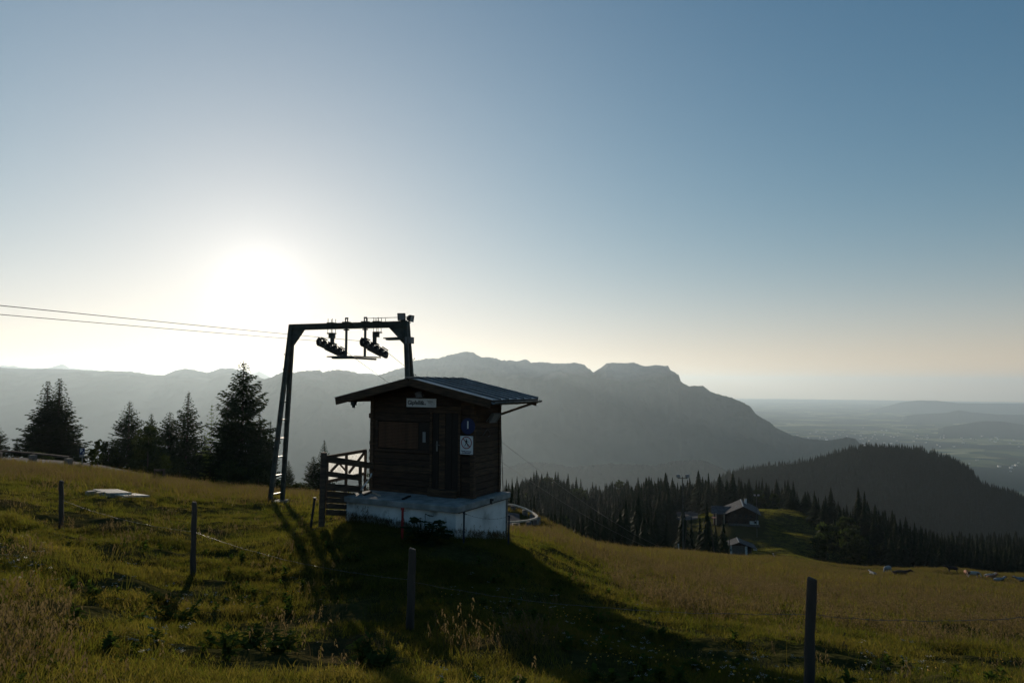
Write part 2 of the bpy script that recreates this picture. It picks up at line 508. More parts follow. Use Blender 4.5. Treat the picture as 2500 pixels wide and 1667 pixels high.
# ------------------------------------------------------------------ mountains
def forest_rock(name, forest, rock, zsplit, zband, s=0.004, bump=20.0):
    m = new_mat(name)
    nt = m.node_tree
    out = N(nt, 'ShaderNodeOutputMaterial')
    b = N(nt, 'ShaderNodeBsdfPrincipled'); b.inputs['Roughness'].default_value = 0.95
    b.inputs['Specular IOR Level'].default_value = 0.0
    tc = N(nt, 'ShaderNodeTexCoord')
    n = N(nt, 'ShaderNodeTexNoise'); n.inputs['Scale'].default_value = s; n.inputs['Detail'].default_value = 7
    L(nt, tc.outputs['Object'], n.inputs['Vector'])
    sx = N(nt, 'ShaderNodeSeparateXYZ'); L(nt, tc.outputs['Object'], sx.inputs[0])
    ma = N(nt, 'ShaderNodeMath', operation='MULTIPLY_ADD')
    ma.inputs[1].default_value = zband * 3; L(nt, n.outputs['Fac'], ma.inputs[0]); L(nt, sx.outputs['Z'], ma.inputs[2])
    mr = N(nt, 'ShaderNodeMapRange'); mr.inputs[1].default_value = zsplit + zband; mr.inputs[2].default_value = zsplit + zband * 2.2
    L(nt, ma.outputs[0], mr.inputs[0])
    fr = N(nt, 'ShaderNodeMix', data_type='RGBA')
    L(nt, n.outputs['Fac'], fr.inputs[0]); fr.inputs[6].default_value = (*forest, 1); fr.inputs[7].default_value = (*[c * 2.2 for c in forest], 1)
    mx = N(nt, 'ShaderNodeMix', data_type='RGBA')
    L(nt, mr.outputs[0], mx.inputs[0]); L(nt, fr.outputs[2], mx.inputs[6]); mx.inputs[7].default_value = (*rock, 1)
    L(nt, mx.outputs[2], b.inputs['Base Color'])
    bp = N(nt, 'ShaderNodeBump'); bp.inputs['Distance'].default_value = bump
    nb = N(nt, 'ShaderNodeTexNoise'); nb.inputs['Scale'].default_value = s * 4; nb.inputs['Detail'].default_value = 9
    L(nt, tc.outputs['Object'], nb.inputs['Vector'])
    L(nt, nb.outputs['Fac'], bp.inputs['Height']); L(nt, bp.outputs[0], b.inputs['Normal'])
    L(nt, b.outputs[0], out.inputs['Surface'])
    return m

def mountain(name, prof, dist, wf, wb, m, foot=PLAIN_Z, rough=60.0, crest=6.0, nsc=900.0, nu=520, nd=90, power=1.0, endfall=True):
    """prof: skyline points (px,py); dist: number or list [(px,dist)] of the ridge's distance;
    wf/wb: width of the front and back slope"""
    px = [p[0] for p in prof]
    q = np.linspace(px[0], px[-1], nu)
    row = np.interp(q, px, [p[1] for p in prof])
    # undo the camera roll and pitch exactly: elevation of each skyline point
    el = np.zeros(nu); az = np.zeros(nu)
    for i in range(nu):
        d = ray(q[i], row[i]); el[i] = d.z / d.y; az[i] = d.x / d.y
    D = np.interp(q, [p[0] for p in dist], [p[1] for p in dist]) if isinstance(dist, list) else np.full(nu, float(dist))
    ridge = el * D
    t = np.concatenate([np.linspace(0, 1, nd), np.linspace(1, 2, nd // 2)[1:]])
    U, T = np.meshgrid(az, t)
    Dg, Rg = D[None, :], ridge[None, :]
    dep = np.where(T <= 1, Dg - wf * (1 - T), Dg + wb * (T - 1))
    X = U * dep; Y = dep
    s = np.where(T <= 1, T, 2 - T)
    S = np.clip(s, 0, 1) ** power
    S = S * (1.15 - 0.15 * S)
    Z = foot + (Rg - foot) * S
    w = np.sin(np.clip(s, 0, 1) * math.pi) ** 0.8
    rs_ = np.clip(Dg / Dg.max(), 0, 1) ** 4 if isinstance(dist, list) else 1.0    # nearer, lower spurs are gentler
    Z = Z + rough * rs_ * ridged(X / nsc, Y / (nsc * 1.7), 5) * w
    Z = Z + crest * fbm(X / (nsc * 0.1), Y / (nsc * 0.1), 3) * np.clip(s, 0, 1)
    Z = Z + crest * 1.6 * ridged(X / (nsc * 0.045), Y / (nsc * 0.045), 3) * np.clip(s * 1.6 - .6, 0, 1)
    if endfall:
        e = np.minimum(np.arange(nu), np.arange(nu)[::-1]) / (nu * 0.04)
        Z = foot + (Z - foot) * np.clip(e, 0, 1)[None, :] ** 0.5
    Z = np.maximum(Z, foot - 40)
    return tag(grid_mesh(name, X, Y, Z, m), kind='structure')

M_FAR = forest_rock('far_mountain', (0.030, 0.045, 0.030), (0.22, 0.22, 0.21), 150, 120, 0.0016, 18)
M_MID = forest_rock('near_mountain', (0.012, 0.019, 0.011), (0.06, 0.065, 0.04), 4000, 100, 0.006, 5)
# distant ranges, each ridge at its own distance
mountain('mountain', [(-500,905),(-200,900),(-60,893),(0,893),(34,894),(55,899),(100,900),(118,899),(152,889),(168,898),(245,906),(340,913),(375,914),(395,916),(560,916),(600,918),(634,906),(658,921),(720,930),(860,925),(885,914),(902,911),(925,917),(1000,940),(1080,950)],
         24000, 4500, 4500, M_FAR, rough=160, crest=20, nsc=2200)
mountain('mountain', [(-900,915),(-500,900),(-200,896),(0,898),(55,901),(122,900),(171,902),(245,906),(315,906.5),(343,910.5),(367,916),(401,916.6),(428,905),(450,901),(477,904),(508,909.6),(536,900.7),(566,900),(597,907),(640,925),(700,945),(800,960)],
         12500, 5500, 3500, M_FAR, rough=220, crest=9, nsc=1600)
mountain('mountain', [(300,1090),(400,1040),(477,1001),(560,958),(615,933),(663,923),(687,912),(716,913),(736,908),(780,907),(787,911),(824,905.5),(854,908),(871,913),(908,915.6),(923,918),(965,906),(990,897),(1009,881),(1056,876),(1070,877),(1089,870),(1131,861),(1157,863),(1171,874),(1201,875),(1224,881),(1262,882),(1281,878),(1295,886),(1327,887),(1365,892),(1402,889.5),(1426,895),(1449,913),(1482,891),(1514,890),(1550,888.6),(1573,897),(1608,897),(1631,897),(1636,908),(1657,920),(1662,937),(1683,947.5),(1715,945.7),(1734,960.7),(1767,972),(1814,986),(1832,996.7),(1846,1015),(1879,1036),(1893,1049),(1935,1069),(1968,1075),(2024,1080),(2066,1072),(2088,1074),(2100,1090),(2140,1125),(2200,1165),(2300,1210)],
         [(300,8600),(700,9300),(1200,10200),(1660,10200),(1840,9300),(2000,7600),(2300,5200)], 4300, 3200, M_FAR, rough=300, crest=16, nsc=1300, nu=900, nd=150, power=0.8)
# low wooded hills in the valley
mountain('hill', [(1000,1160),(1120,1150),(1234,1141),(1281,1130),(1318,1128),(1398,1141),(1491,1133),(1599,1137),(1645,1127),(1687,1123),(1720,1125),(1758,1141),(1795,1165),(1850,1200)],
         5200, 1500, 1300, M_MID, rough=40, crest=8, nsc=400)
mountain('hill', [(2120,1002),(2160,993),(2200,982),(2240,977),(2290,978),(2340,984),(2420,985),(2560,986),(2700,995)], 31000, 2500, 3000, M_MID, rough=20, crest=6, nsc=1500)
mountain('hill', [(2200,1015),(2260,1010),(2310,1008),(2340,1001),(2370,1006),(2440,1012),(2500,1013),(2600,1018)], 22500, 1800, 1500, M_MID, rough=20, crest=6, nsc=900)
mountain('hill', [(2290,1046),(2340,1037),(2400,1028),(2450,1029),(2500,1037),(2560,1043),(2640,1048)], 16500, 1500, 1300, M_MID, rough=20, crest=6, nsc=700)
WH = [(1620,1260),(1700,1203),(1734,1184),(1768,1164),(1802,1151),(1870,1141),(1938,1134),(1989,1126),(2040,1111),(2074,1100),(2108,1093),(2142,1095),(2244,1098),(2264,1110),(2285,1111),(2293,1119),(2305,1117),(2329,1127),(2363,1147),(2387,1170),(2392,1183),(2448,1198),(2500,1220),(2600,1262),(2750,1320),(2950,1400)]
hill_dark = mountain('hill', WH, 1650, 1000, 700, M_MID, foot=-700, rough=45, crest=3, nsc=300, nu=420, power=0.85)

# ------------------------------------------------------------------ haze
hz = MB()
hz.box((0, 0, (-1060 + 760) / 2), (126000, 126000, 1820))
hm = new_mat('haze')
hn = hm.node_tree
ho = N(hn, 'ShaderNodeOutputMaterial')
hv = N(hn, 'ShaderNodeVolumePrincipled')
hv.inputs['Color'].default_value = (0.72, 0.865, 0.97, 1)
hv.inputs['Density'].default_value = 0.31e-4
hv.inputs['Anisotropy'].default_value = 0.5
L(hn, hv.outputs[0], ho.inputs['Volume'])
haze = hz.build('haze', hm)
tag(haze, kind='stuff')
# ------------------------------------------------------------------ materials
M_WOOD = mat('dark_stained_wood', (0.058, 0.032, 0.018), (0.023, 0.014, 0.009), scale=3.0, stretch=(1, 1, 9), rough=0.75, bump=0.006, bscale=14)
M_WOODH = mat('weathered_plank', (0.095, 0.055, 0.030), (0.034, 0.021, 0.013), scale=2.5, stretch=(1.2, 1.2, 12), rough=0.8, bump=0.006, bscale=10)
M_WOODG = mat('grey_weathered_wood', (0.085, 0.064, 0.048), (0.040, 0.030, 0.024), scale=4.0, stretch=(1, 1, 0.25), rough=0.85, bump=0.008, bscale=22)
M_RAILW = mat('fence_board_wood', (0.11, 0.075, 0.05), (0.045, 0.032, 0.024), scale=4.0, stretch=(0.4, 0.4, 3), rough=0.85, bump=0.006, bscale=18)
M_DOOR = mat('door_wood', (0.020, 0.013, 0.009), (0.010, 0.007, 0.005), scale=3.0, stretch=(9, 9, 1), rough=0.6, bump=0.003)
M_SHUT = mat('shutter_wood', (0.15, 0.08, 0.048), (0.09, 0.05, 0.032), scale=6.0, rough=0.7, bump=0.002)
M_CONC = mat('slab_concrete', (0.30, 0.31, 0.30), (0.17, 0.175, 0.17), scale=3.5, rough=0.9, bump=0.006, bscale=30, c3=(0.09, 0.09, 0.08), s3=1.3, lo3=0.55, hi3=0.8)
M_PLAS = mat('white_plaster', (0.66, 0.67, 0.66), (0.48, 0.49, 0.48), scale=2.2, rough=0.9, bump=0.006, bscale=18, c3=(0.16, 0.17, 0.15), s3=2.6, lo3=0.58, hi3=0.74)
M_SHEET = mat('zinc_roof_sheet', (0.22, 0.235, 0.25), (0.13, 0.14, 0.15), scale=2.2, rough=0.38, metallic=0.75, bump=0.002, spec=0.5, c3=(0.15, 0.14, 0.13), s3=4, lo3=0.6, hi3=0.8)
M_GALV = mat('galvanised_steel', (0.20, 0.205, 0.20), (0.12, 0.125, 0.12), scale=7.0, rough=0.5, metallic=0.6, bump=0.001)
M_DARKST = mat('dark_painted_steel', (0.035, 0.037, 0.036), (0.018, 0.019, 0.018), scale=6.0, rough=0.55, bump=0.001)
M_PYL = mat('painted_pylon_steel', (0.070, 0.078, 0.066), (0.035, 0.040, 0.034), scale=4.0, rough=0.55, bump=0.002, c3=(0.08, 0.04, 0.02), s3=3.0, lo3=0.6, hi3=0.75)
M_RUB = mat('black_rubber', (0.016, 0.016, 0.016), (0.010, 0.010, 0.010), scale=9, rough=0.7)
M_CABLE = mat('steel_wire', (0.060, 0.058, 0.055), (0.035, 0.034, 0.032), scale=20, rough=0.5, metallic=0.5)
M_BARB = mat('galvanised_wire', (0.16, 0.15, 0.14), (0.09, 0.085, 0.08), scale=20, rough=0.5, metallic=0.5)
M_WHITE = mat('sign_white', (0.72, 0.72, 0.71), (0.62, 0.62, 0.61), scale=3, rough=0.45)
M_BLUE = mat('sign_blue', (0.010, 0.026, 0.095), (0.008, 0.02, 0.08), scale=3, rough=0.45)
M_BLACK = mat('sign_black', (0.012, 0.012, 0.012), (0.009, 0.009, 0.009), scale=3, rough=0.5)
M_REDP = mat('sign_red', (0.30, 0.02, 0.02), (0.22, 0.016, 0.016), scale=3, rough=0.5)
M_GREYP = mat('sign_grey', (0.25, 0.25, 0.25), (0.2, 0.2, 0.2), scale=3, rough=0.5)
M_GLASS = mat('lamp_glass', (0.30, 0.31, 0.32), (0.24, 0.25, 0.26), scale=3, rough=0.12, spec=0.8)
M_REDST = mat('red_painted_iron', (0.35, 0.03, 0.03), (0.2, 0.02, 0.02), scale=7, rough=0.5)
M_BLKST = mat('blue_black_iron', (0.025, 0.04, 0.06), (0.015, 0.022, 0.03), scale=7, rough=0.5)
M_ASPH = mat('asphalt', (0.075, 0.070, 0.072), (0.052, 0.050, 0.052), scale=2, rough=0.95, bump=0.004, bscale=60, spec=0.05)
M_STONE = mat('rough_stone', (0.20, 0.18, 0.16), (0.10, 0.09, 0.08), scale=3, rough=0.9, bump=0.02, bscale=7)
M_PALEW = mat('pale_planed_wood', (0.55, 0.44, 0.32), (0.38, 0.30, 0.22), scale=4, rough=0.6, bump=0.003)
M_BOARD = mat('bleached_boards', (0.50, 0.43, 0.36), (0.33, 0.28, 0.23), scale=5, rough=0.7, bump=0.004)

# ------------------------------------------------------------------ lift hut
HZ = -2.74                                   # floor level
HA = math.radians(27)
HUT = empty('lift_hut', (-0.93, 17.5, HZ), -HA)
tag(HUT, 'small dark brown timber ski lift hut with tin gable roof on a white plastered base', 'hut')
HM = Matrix.Translation((-0.93, 17.5, HZ)) @ Matrix.Rotation(-HA, 4, 'Z')
HI = HM.inverted()
def hloc(px, py, yl=None, xl=None):
    """hut-local point where the sight line meets local plane y=yl or x=xl"""
    o = HI @ Vector((0, 0, 0)); d = HI.to_3x3() @ ray(px, py)
    t = (yl - o.y) / d.y if yl is not None else (xl - o.x) / d.x
    return o + d * t
W, D = 3.03, 1.31
# base and slab
MB().box(((-2.98 + 0.2) / 2, (-1.1 + 1.36) / 2, -1.12), (3.18, 2.46, 1.96)).build('foundation', M_PLAS, HUT, bevel=0.012)
MB().box(((-3.07 + 0.3) / 2, (-1.2 + 1.44) / 2, -0.07), (3.37, 2.64, 0.14)).build('concrete_slab', M_CONC, HUT, bevel=0.015)
mb = MB(); mb.box((-1.39, -1.03, -0.152), (3.2, 0.10, 0.02)); mb.box((0.24, 0.13, -0.152), (0.09, 2.4, 0.02))
mb.build('drip_edge', M_DARKST, HUT)
mb = MB(); mb.box((0.315, 0.35, -0.08), (0.03, 0.07, 0.12)); mb.box((0.325, 0.42, -0.06), (0.03, 0.05, 0.05)); mb.tube([(0.33, .35, -.02), (0.34, .35, -.16)], 0.012)
mb.build('slab_latch', M_DARKST, HUT)
mb = MB(); mb.tube([(0.20, 1.40, -0.14), (0.20, 1.40, -1.9)], 0.03, 8)
mb.build('downpipe', M_GALV, HUT)
# positions on the front wall from the photograph
sh0 = hloc(927, 1027, 0); sh1 = hloc(1023, 1098, 0)
fr1 = hloc(1051, 1098, 0)
dr0 = hloc(1058, 1012, 0); dr1 = hloc(1121, 1190, 0)
EAVE = 2.36 - 0.02
def gable_z(x):                # wall top under the roof
    return 2.30 + (0.62 - abs(x - (-1.52)) * 0.213) * 0.72
# cladding: single horizontal planks, openings left for window and door
rnd = random.Random(4)
PLH = 0.165
def clad(x0, x1, z0, z1, y=-0.0):
    z = z0
    while z < z1 - 0.02:
        h = min(PLH, z1 - z)
        MB().box(((x0 + x1) / 2, y + rnd.uniform(-.003, .003), z + h / 2), (x1 - x0, 0.045, h - 0.012)).build('plank', M_WOOD if rnd.random() < .6 else M_WOODH, HUT, bevel=0.004)
        z += h
MB().box((-W / 2, D / 2 + 0.02, 1.17), (W - 0.06, D - 0.06, 2.34)).build('wall_core', M_DOOR, HUT)
clad(-W, dr0.x - 0.05, 0.02, sh1.z)                        # below the window
clad(-W, sh0.x - 0.06, sh1.z, sh0.z + 0.04)
clad(fr1.x + 0.0, dr0.x - 0.05, sh1.z, sh0.z + 0.04)
clad(dr1.x + 0.05, -0.0, 0.02, 2.33)
clad(-W, dr0.x - 0.05, sh0.z + 0.04, 2.30)
clad(dr0.x - 0.05, dr1.x + 0.05, dr0.z + 0.06, 2.30)
z = 2.30
while z < 2.80:
    h = 0.14
    hw = max(0.05, (2.83 - (z + h * 0.5)) / 0.213)
    MB().box((-1.52, 0.0, z + h / 2), (min(2 * hw, W), 0.045, h - 0.01)).build('plank', M_WOOD, HUT, bevel=0.004)
    z += h
# side wall planks
z = 0.02
while z < 2.3:
    MB().box((0.0, D / 2, z + PLH / 2), (0.045, D - 0.02, PLH - 0.012)).build('plank', M_WOOD if rnd.random() < .5 else M_WOODH, HUT, bevel=0.004)
    z += PLH
z = 0.02
while z < 2.3:
    MB().box((-W, D / 2, z + PLH / 2), (0.045, D - 0.02, PLH - 0.012)).build('plank', M_WOOD, HUT, bevel=0.004)
    z += PLH
for (x, y) in ((0.0, 0.0), (-W, 0.0), (0.0, D), (-W, D)):
    MB().box((x, y, 1.17), (0.105, 0.105, 2.34)).build('corner_post', M_WOODH, HUT, bevel=0.006)
MB().box((-1.52, D + 0.0, 1.3), (W - .1, 0.045, 2.5)).build('rear_wall', M_WOOD, HUT)
MB().box((-W / 2, 0.03, 0.035), (W + 0.1, 0.15, 0.07)).build('sill_beam', M_WOODH, HUT, bevel=0.006)
# roller shutter window
win = MB()
win.box(((sh0.x + fr1.x) / 2, -0.03, sh0.z + 0.06), (fr1.x - sh0.x + 0.16, 0.06, 0.09))
win.box(((sh0.x + fr1.x) / 2, -0.03, sh1.z - 0.04), (fr1.x - sh0.x + 0.16, 0.06, 0.07))
win.box((sh0.x - 0.045, -0.03, (sh0.z + sh1.z) / 2), (0.07, 0.055, sh0.z - sh1.z))
win.box((fr1.x + 0.03, -0.03, (sh0.z + sh1.z) / 2), (0.07, 0.055, sh0.z - sh1.z))
window = win.build('window', M_WOOD, HUT, bevel=0.004)
MB().box(((sh1.x + fr1.x) / 2, -0.02, (sh0.z + sh1.z) / 2), (fr1.x - sh1.x, 0.03, sh0.z - sh1.z)).build('side_panel', M_DOOR, window)
MB().box((sh1.x + 0.18, -0.042, (sh0.z + sh1.z) / 2 - 0.02), (0.09, 0.012, 0.26)).build('wall_plate', M_GREYP, window)
z = sh1.z + 0.02; nsl = 18; stp = (sh0.z - sh1.z - 0.03) / nsl
slat = None
for k in range(nsl):
    cx = (sh0.x + sh1.x) / 2
    if slat is None:
        b = MB(); b.box((0, 0, 0), (sh1.x - sh0.x, 0.022, stp * 0.72), Matrix.Rotation(0.35, 3, 'X'))
        slat = b.build('slat', M_SHUT, window); slat.location = (cx, -0.035, z + stp * (k + .5))
    else:
        c = slat.copy(); COL.objects.link(c); c.parent = window; c.location = (cx, -0.035, z + stp * (k + .5))
# door
dw = dr1.x - dr0.x
door = MB().box(((dr0.x + dr1.x) / 2, -0.005, dr0.z / 2 + 0.08), (dw, 0.05, dr0.z - 0.06)).build('door', M_DOOR, HUT)
for k in range(4):
    MB().box((dr0.x + dw * (k + .5) / 4, -0.034, dr0.z / 2 + 0.08), (dw / 4 - 0.012, 0.014, dr0.z - 0.10)).build('panel', M_DOOR if k != 1 else M_WOODH, door, bevel=0.003)
mb = MB()
mb.box((dr0.x - 0.025, -0.03, dr0.z / 2 + .05), (0.07, 0.06, dr0.z)); mb.box((dr1.x + 0.025, -0.03, dr0.z / 2 + .05), (0.07, 0.06, dr0.z))
mb.box(((dr0.x + dr1.x) / 2, -0.03, dr0.z + 0.085), (dw + .12, 0.06, 0.07))
mb.build('door_frame', M_WOODH, HUT, bevel=0.004)
hp = hloc(1067, 1089, -0.05)
mb = MB(); mb.box((hp.x, -0.048, hp.z), (0.045, 0.014, 0.25)); mb.tube([(hp.x, -0.05, hp.z + 0.03), (hp.x, -0.095, hp.z + 0.03), (hp.x + 0.12, -0.095, hp.z + 0.03)], 0.010, 8)
mb.build('handle', M_GALV, door, bevel=0.002)
st0 = hloc(1058, 1187, 0); st1 = hloc(1121, 1206, 0)
MB().box(((dr0.x + dr1.x) / 2, -0.10, 0.09), (dw + .04, 0.22, 0.17)).build('step', M_WOODH, HUT, bevel=0.008)
# protruding beam on the left, conduit, cable loops
MB().box((-W - 0.14, 0.35, hloc(905, 1014, 0.35).z), (0.46, 0.13, 0.13)).build('beam_end', M_WOODH, HUT, bevel=0.006)
mb = MB()
a = hloc(905, 1022, 0.3); b_ = hloc(902, 1150, 0.3)
mb.tube([a, b_], 0.008, 6)
for zz in (0.25, 0.4, 0.55):
    p = b_.lerp(a, zz); mb.tube([p - Vector((0, 0, .04)), p + Vector((0, 0, .04))], 0.022, 8)
p = b_.lerp(a, 0.62); mb.tube([p, p + Vector((0.12, 0, 0.0))], 0.012, 6)
mb.build('tension_cable', M_CABLE, HUT)
mb = MB(); mb.tube([hloc(1222, 1008, 1.45), hloc(1225, 1100, 1.5), hloc(1229, 1218, 1.5)], 0.010, 6)
mb.build('tension_cable', M_CABLE, HUT)
mb = MB(); mb.tube([hloc(1222, 1010, 1.45), hloc(1219, 1090, 1.42), hloc(1218, 1200, 1.42)], 0.012, 6)
mb.build('conduit', M_GALV, HUT)
pts = [hloc(x, y, xl=0.035) for x, y in ((1179, 1063), (1184, 1054), (1190, 1048), (1196, 1056), (1197, 1062), (1192, 1065))]
MB().tube(pts, 0.007, 6).build('cable_loop', M_GALV, HUT)
# roof: two slopes of standing seam sheets on boards
RZ = HZ * 0 + (0.165 + 2.74)        # ridge height above floor
RX = -1.50; RF, RB = -0.60, 1.92    # ridge x, front and back end in y
EXR, EXL = 0.85, -3.83
SL = 0.52 / 2.36
def roofz(x): return RZ - abs(x - RX) * SL
NP = 6
for side, ex in ((1, EXR), (-1, EXL)):
    for k in range(NP):
        y0 = RF + (RB - RF) * k / NP; y1 = RF + (RB - RF) * (k + 1) / NP
        mb = MB()
        m_ = Vector(((RX + ex) / 2, (y0 + y1) / 2, (RZ + roofz(ex)) / 2))
        ln = math.hypot(ex - RX, RZ - roofz(ex)); an = math.atan2(RZ - roofz(ex), abs(ex - RX)) * side
        R = Matrix.Rotation(an, 3, 'Y')
        mb.box(m_, (ln, y1 - y0 - 0.004, 0.018), R)
        mb.box(m_ + R @ Vector((0, (y1 - y0) / 2 - 0.016, 0.026)), (ln, 0.024, 0.04), R)
        mb.build('roof_sheet', M_SHEET, HUT)
    m_ = Vector(((RX + ex) / 2, (RF + RB) / 2, (RZ + roofz(ex)) / 2 - 0.035))
    nb_ = 8
    for k in range(nb_):
        t = (k + .5) / nb_
        x = RX + (ex - side * .06 - RX) * t
        w_ = (abs(ex - RX) - .06) / nb_
        MB().box((x, (RF + RB) / 2, roofz(x) - 0.034), (w_ - 0.008, RB - RF - 0.08, 0.028), Matrix.Rotation(an, 3, 'Y')).build('roof_board', M_WOODH, HUT)
mb = MB(); mb.beam((RX, RF - 0.01, RZ + 0.022), (RX, RB + 0.01, RZ + 0.022), 0.16, 0.02)
mb.build('ridge_cap', M_SHEET, HUT)
# raised barge boards at both gables
for y in (RF + 0.01, RB - 0.01):
    for ex in (EXR - .04, EXL + .04):
        s_ = 1 if ex > RX else -1
        MB().beam((RX + s_ * 0.002, y, RZ - 0.10), (ex, y, roofz(ex) - 0.10), 0.035, 0.19).build('barge_board', M_WOODH, HUT, bevel=0.004)
# purlins
for x in (RX, 0.02, -W - 0.02, EXL + 0.42):
    MB().box((x, (RF + RB) / 2, roofz(x) - 0.125), (0.12, RB - RF - 0.1, 0.15)).build('purlin', M_WOODH, HUT, bevel=0.006)
for y in (RF + 0.3, 0.1, 0.75, 1.5):
    for s_, ex in ((1, EXR), (-1, EXL)):
        a = Vector((RX + s_ * 0.07, y, roofz(RX) - 0.10)); b_ = Vector((ex - s_ * 0.12, y, roofz(ex - s_ * .12) - 0.095))
        MB().beam(a, b_, 0.07, 0.10).build('rafter', M_WOODH, HUT, bevel=0.004)
mb = MB(); bx = EXL + 0.42
mb.box((EXL + 0.60, RF + 0.05, roofz(bx) - 0.235), (0.10, 0.12, 0.09)); mb.box((EXL + 0.60, RF + 0.05, roofz(bx) - 0.31), (0.05, 0.06, 0.07))
mb.build('insulator', M_DARKST, HUT)
# gutter with brackets
mb = MB(); n = 8; vs = []; fs = []
gx, gz = EXR + 0.045, roofz(EXR) - 0.035
for j, y in enumerate((RF - 0.02, RB + 0.02)):
    for k in range(n + 1):
        a = math.pi + math.pi * k / n
        vs.append((gx + 0.055 * math.cos(a), y, gz + 0.055 * math.sin(a)))
for k in range(n):
    fs.append((k, k + 1, n + 1 + k + 1, n + 1 + k))
mb.add(vs, fs)
g = mb.build('gutter', M_GALV, HUT, smooth=True); sol = g.modifiers.new('t', 'SOLIDIFY'); sol.thickness = 0.006
for k in range(5):
    mb = MB()
    y = RF + 0.15 + k * (RB - RF - .3) / 4
    mb.tube([(gx - .055, y, gz + .005), (gx - .04, y, gz - 0.045), (gx, y, gz - 0.06), (gx + .045, y, gz - .04), (gx + .058, y, gz + .01)], 0.006, 6)
    mb.build('gutter_bracket', M_GALV, HUT)
MB().box((EXR - 0.02, (RF + RB) / 2, roofz(EXR) - 0.06), (0.03, RB - RF - .04, 0.11)).build('fascia_board', M_WOOD, HUT)
mb = MB(); mb.beam((0.05, D - .05, 1.98), (EXR - 0.1, RB - 0.25, roofz(EXR) - 0.13), 0.05, 0.06)
mb.build('eave_brace', M_WOODH, HUT)

def text_mesh(s, size, m, name, parent, loc, rot, bold=0.0, depth=0.002, align='LEFT'):
    cu = bpy.data.curves.new(name, 'FONT'); cu.body = s; cu.size = size; cu.extrude = depth; cu.align_x = align
    cu.offset = bold
    to = bpy.data.objects.new(name, cu); COL.objects.link(to)
    dg = bpy.context.evaluated_depsgraph_get()
    me = bpy.data.meshes.new_from_object(to.evaluated_get(dg))
    bpy.data.objects.remove(to)
    me.name = name
    me.materials.clear(); me.materials.append(m)
    o = bpy.data.objects.new(name, me); COL.objects.link(o)
    o.parent = parent; o.location = loc; o.rotation_euler = rot
    return o
RX90 = (math.pi / 2, 0, 0)
def hut_thing(name, lx, ly, lz, label, cat):
    """top-level thing fixed on the hut's front wall, axes parallel to the hut"""
    p = HM @ Vector((lx, ly, lz))
    e = empty(name, p, -HA); tag(e, label, cat)
    return e
# lift name sign
a = hloc(993.5, 973.5, -0.04); b_ = hloc(1065.5, 993, -0.04)
sw, shh = b_.x - a.x, 0.215
sg = hut_thing('lift_name_sign', (a.x + b_.x) / 2, -0.045, (a.z + b_.z) / 2, 'long white name sign reading Gipfellift under the hut gable', 'sign')
MB().box((0, 0, 0), (sw, 0.02, shh)).build('panel', M_WHITE, sg, bevel=0.003)
text_mesh('Gipfellift', 0.145, M_BLACK, 'lettering', sg, (-sw / 2 + 0.035, -0.012, -0.045), RX90, bold=0.003)
text_mesh('850 m', 0.055, M_BLACK, 'lettering', sg, (-sw / 2 + sw * 0.505, -0.012, -0.05), RX90, bold=0.002)
mb = MB()
for k, (x0, x1, zz) in enumerate(((0.70, 0.90, 0.045), (0.72, 0.92, 0.02), (0.74, 0.84, -0.01), (0.82, 0.97, -0.035), (0.72, 0.93, -0.065))):
    mb.box(((x0 + x1) / 2 * sw - sw / 2, -0.012, zz), ((x1 - x0) * sw, 0.002, 0.008 if k > 2 else 0.013), Matrix.Rotation(0.12 if k < 3 else 0.0, 3, 'Y'))
mb.build('logo', M_GREYP, sg)
# round number sign
a = hloc(1143, 1040, -0.07)
ns = hut_thing('number_sign', a.x, -0.078, a.z, 'round dark blue sign with a white 1 beside the hut door', 'sign')
MB().disc((0, 0, 0), (0, 1, 0), 0.195, 0.012, 40).build('disc', M_BLUE, ns)
text_mesh('1', 0.25, M_WHITE, 'lettering', ns, (0, -0.009, -0.055), RX90, bold=0.006, align='CENTER')
# prohibition sign
a = hloc(1125.5, 1062.5, -0.04); b_ = hloc(1156, 1110, -0.04)
pw, ph = b_.x - a.x, a.z - b_.z - 0.01
ps = hut_thing('no_walking_sign', (a.x + b_.x) / 2, -0.07, (a.z + b_.z) / 2, 'white sign with a crossed out walking figure below the blue number disc', 'sign')
MB().box((0, 0, 0), (pw, 0.014, ph)).build('panel', M_WHITE, ps, bevel=0.002)
rc = Vector((0, -0.010, ph * 0.135)); rr = pw * 0.42
mb = MB(); n = 40; vs = []; fs = []
for k in range(n):
    t = 2 * math.pi * k / n
    for r_ in (rr, rr * 0.86):
        vs.append((rc.x + r_ * math.cos(t), rc.y, rc.z + r_ * math.sin(t)))
for k in range(n):
    j = (k + 1) % n; fs.append((2 * k, 2 * j, 2 * j + 1, 2 * k + 1))
mb.add(vs, fs)
q = rr * 0.63
mb.beam(rc + Vector((-q, 0, q)), rc + Vector((q, 0, -q)), rr * 0.13, 0.003, up=(0, 1, 0))
mb.build('prohibition_ring', M_REDP, ps)
mb = MB(); y_ = -0.0135; s = rr
def pc(x, z): return Vector((rc.x + x * s, y_, rc.z + z * s))
mb.disc(pc(0.0, 0.52), (0, 1, 0), 0.085 * s, 0.002, 14)
def limb(a, b, w0): mb.beam(pc(*a), pc(*b), w0 * s, 0.002, up=(0, 1, 0))
limb((0.0, 0.42), (0.0, 0.02), 0.20); limb((0.02, 0.36), (0.24, 0.16), 0.08); limb((0.24, .16), (0.40, 0.10), .07)
limb((-0.02, 0.36), (-0.2, 0.02), 0.08); limb((-0.02, 0.04), (-0.14, -0.28), 0.11); limb((-0.14, -.28), (-0.32, -0.55), 0.09)
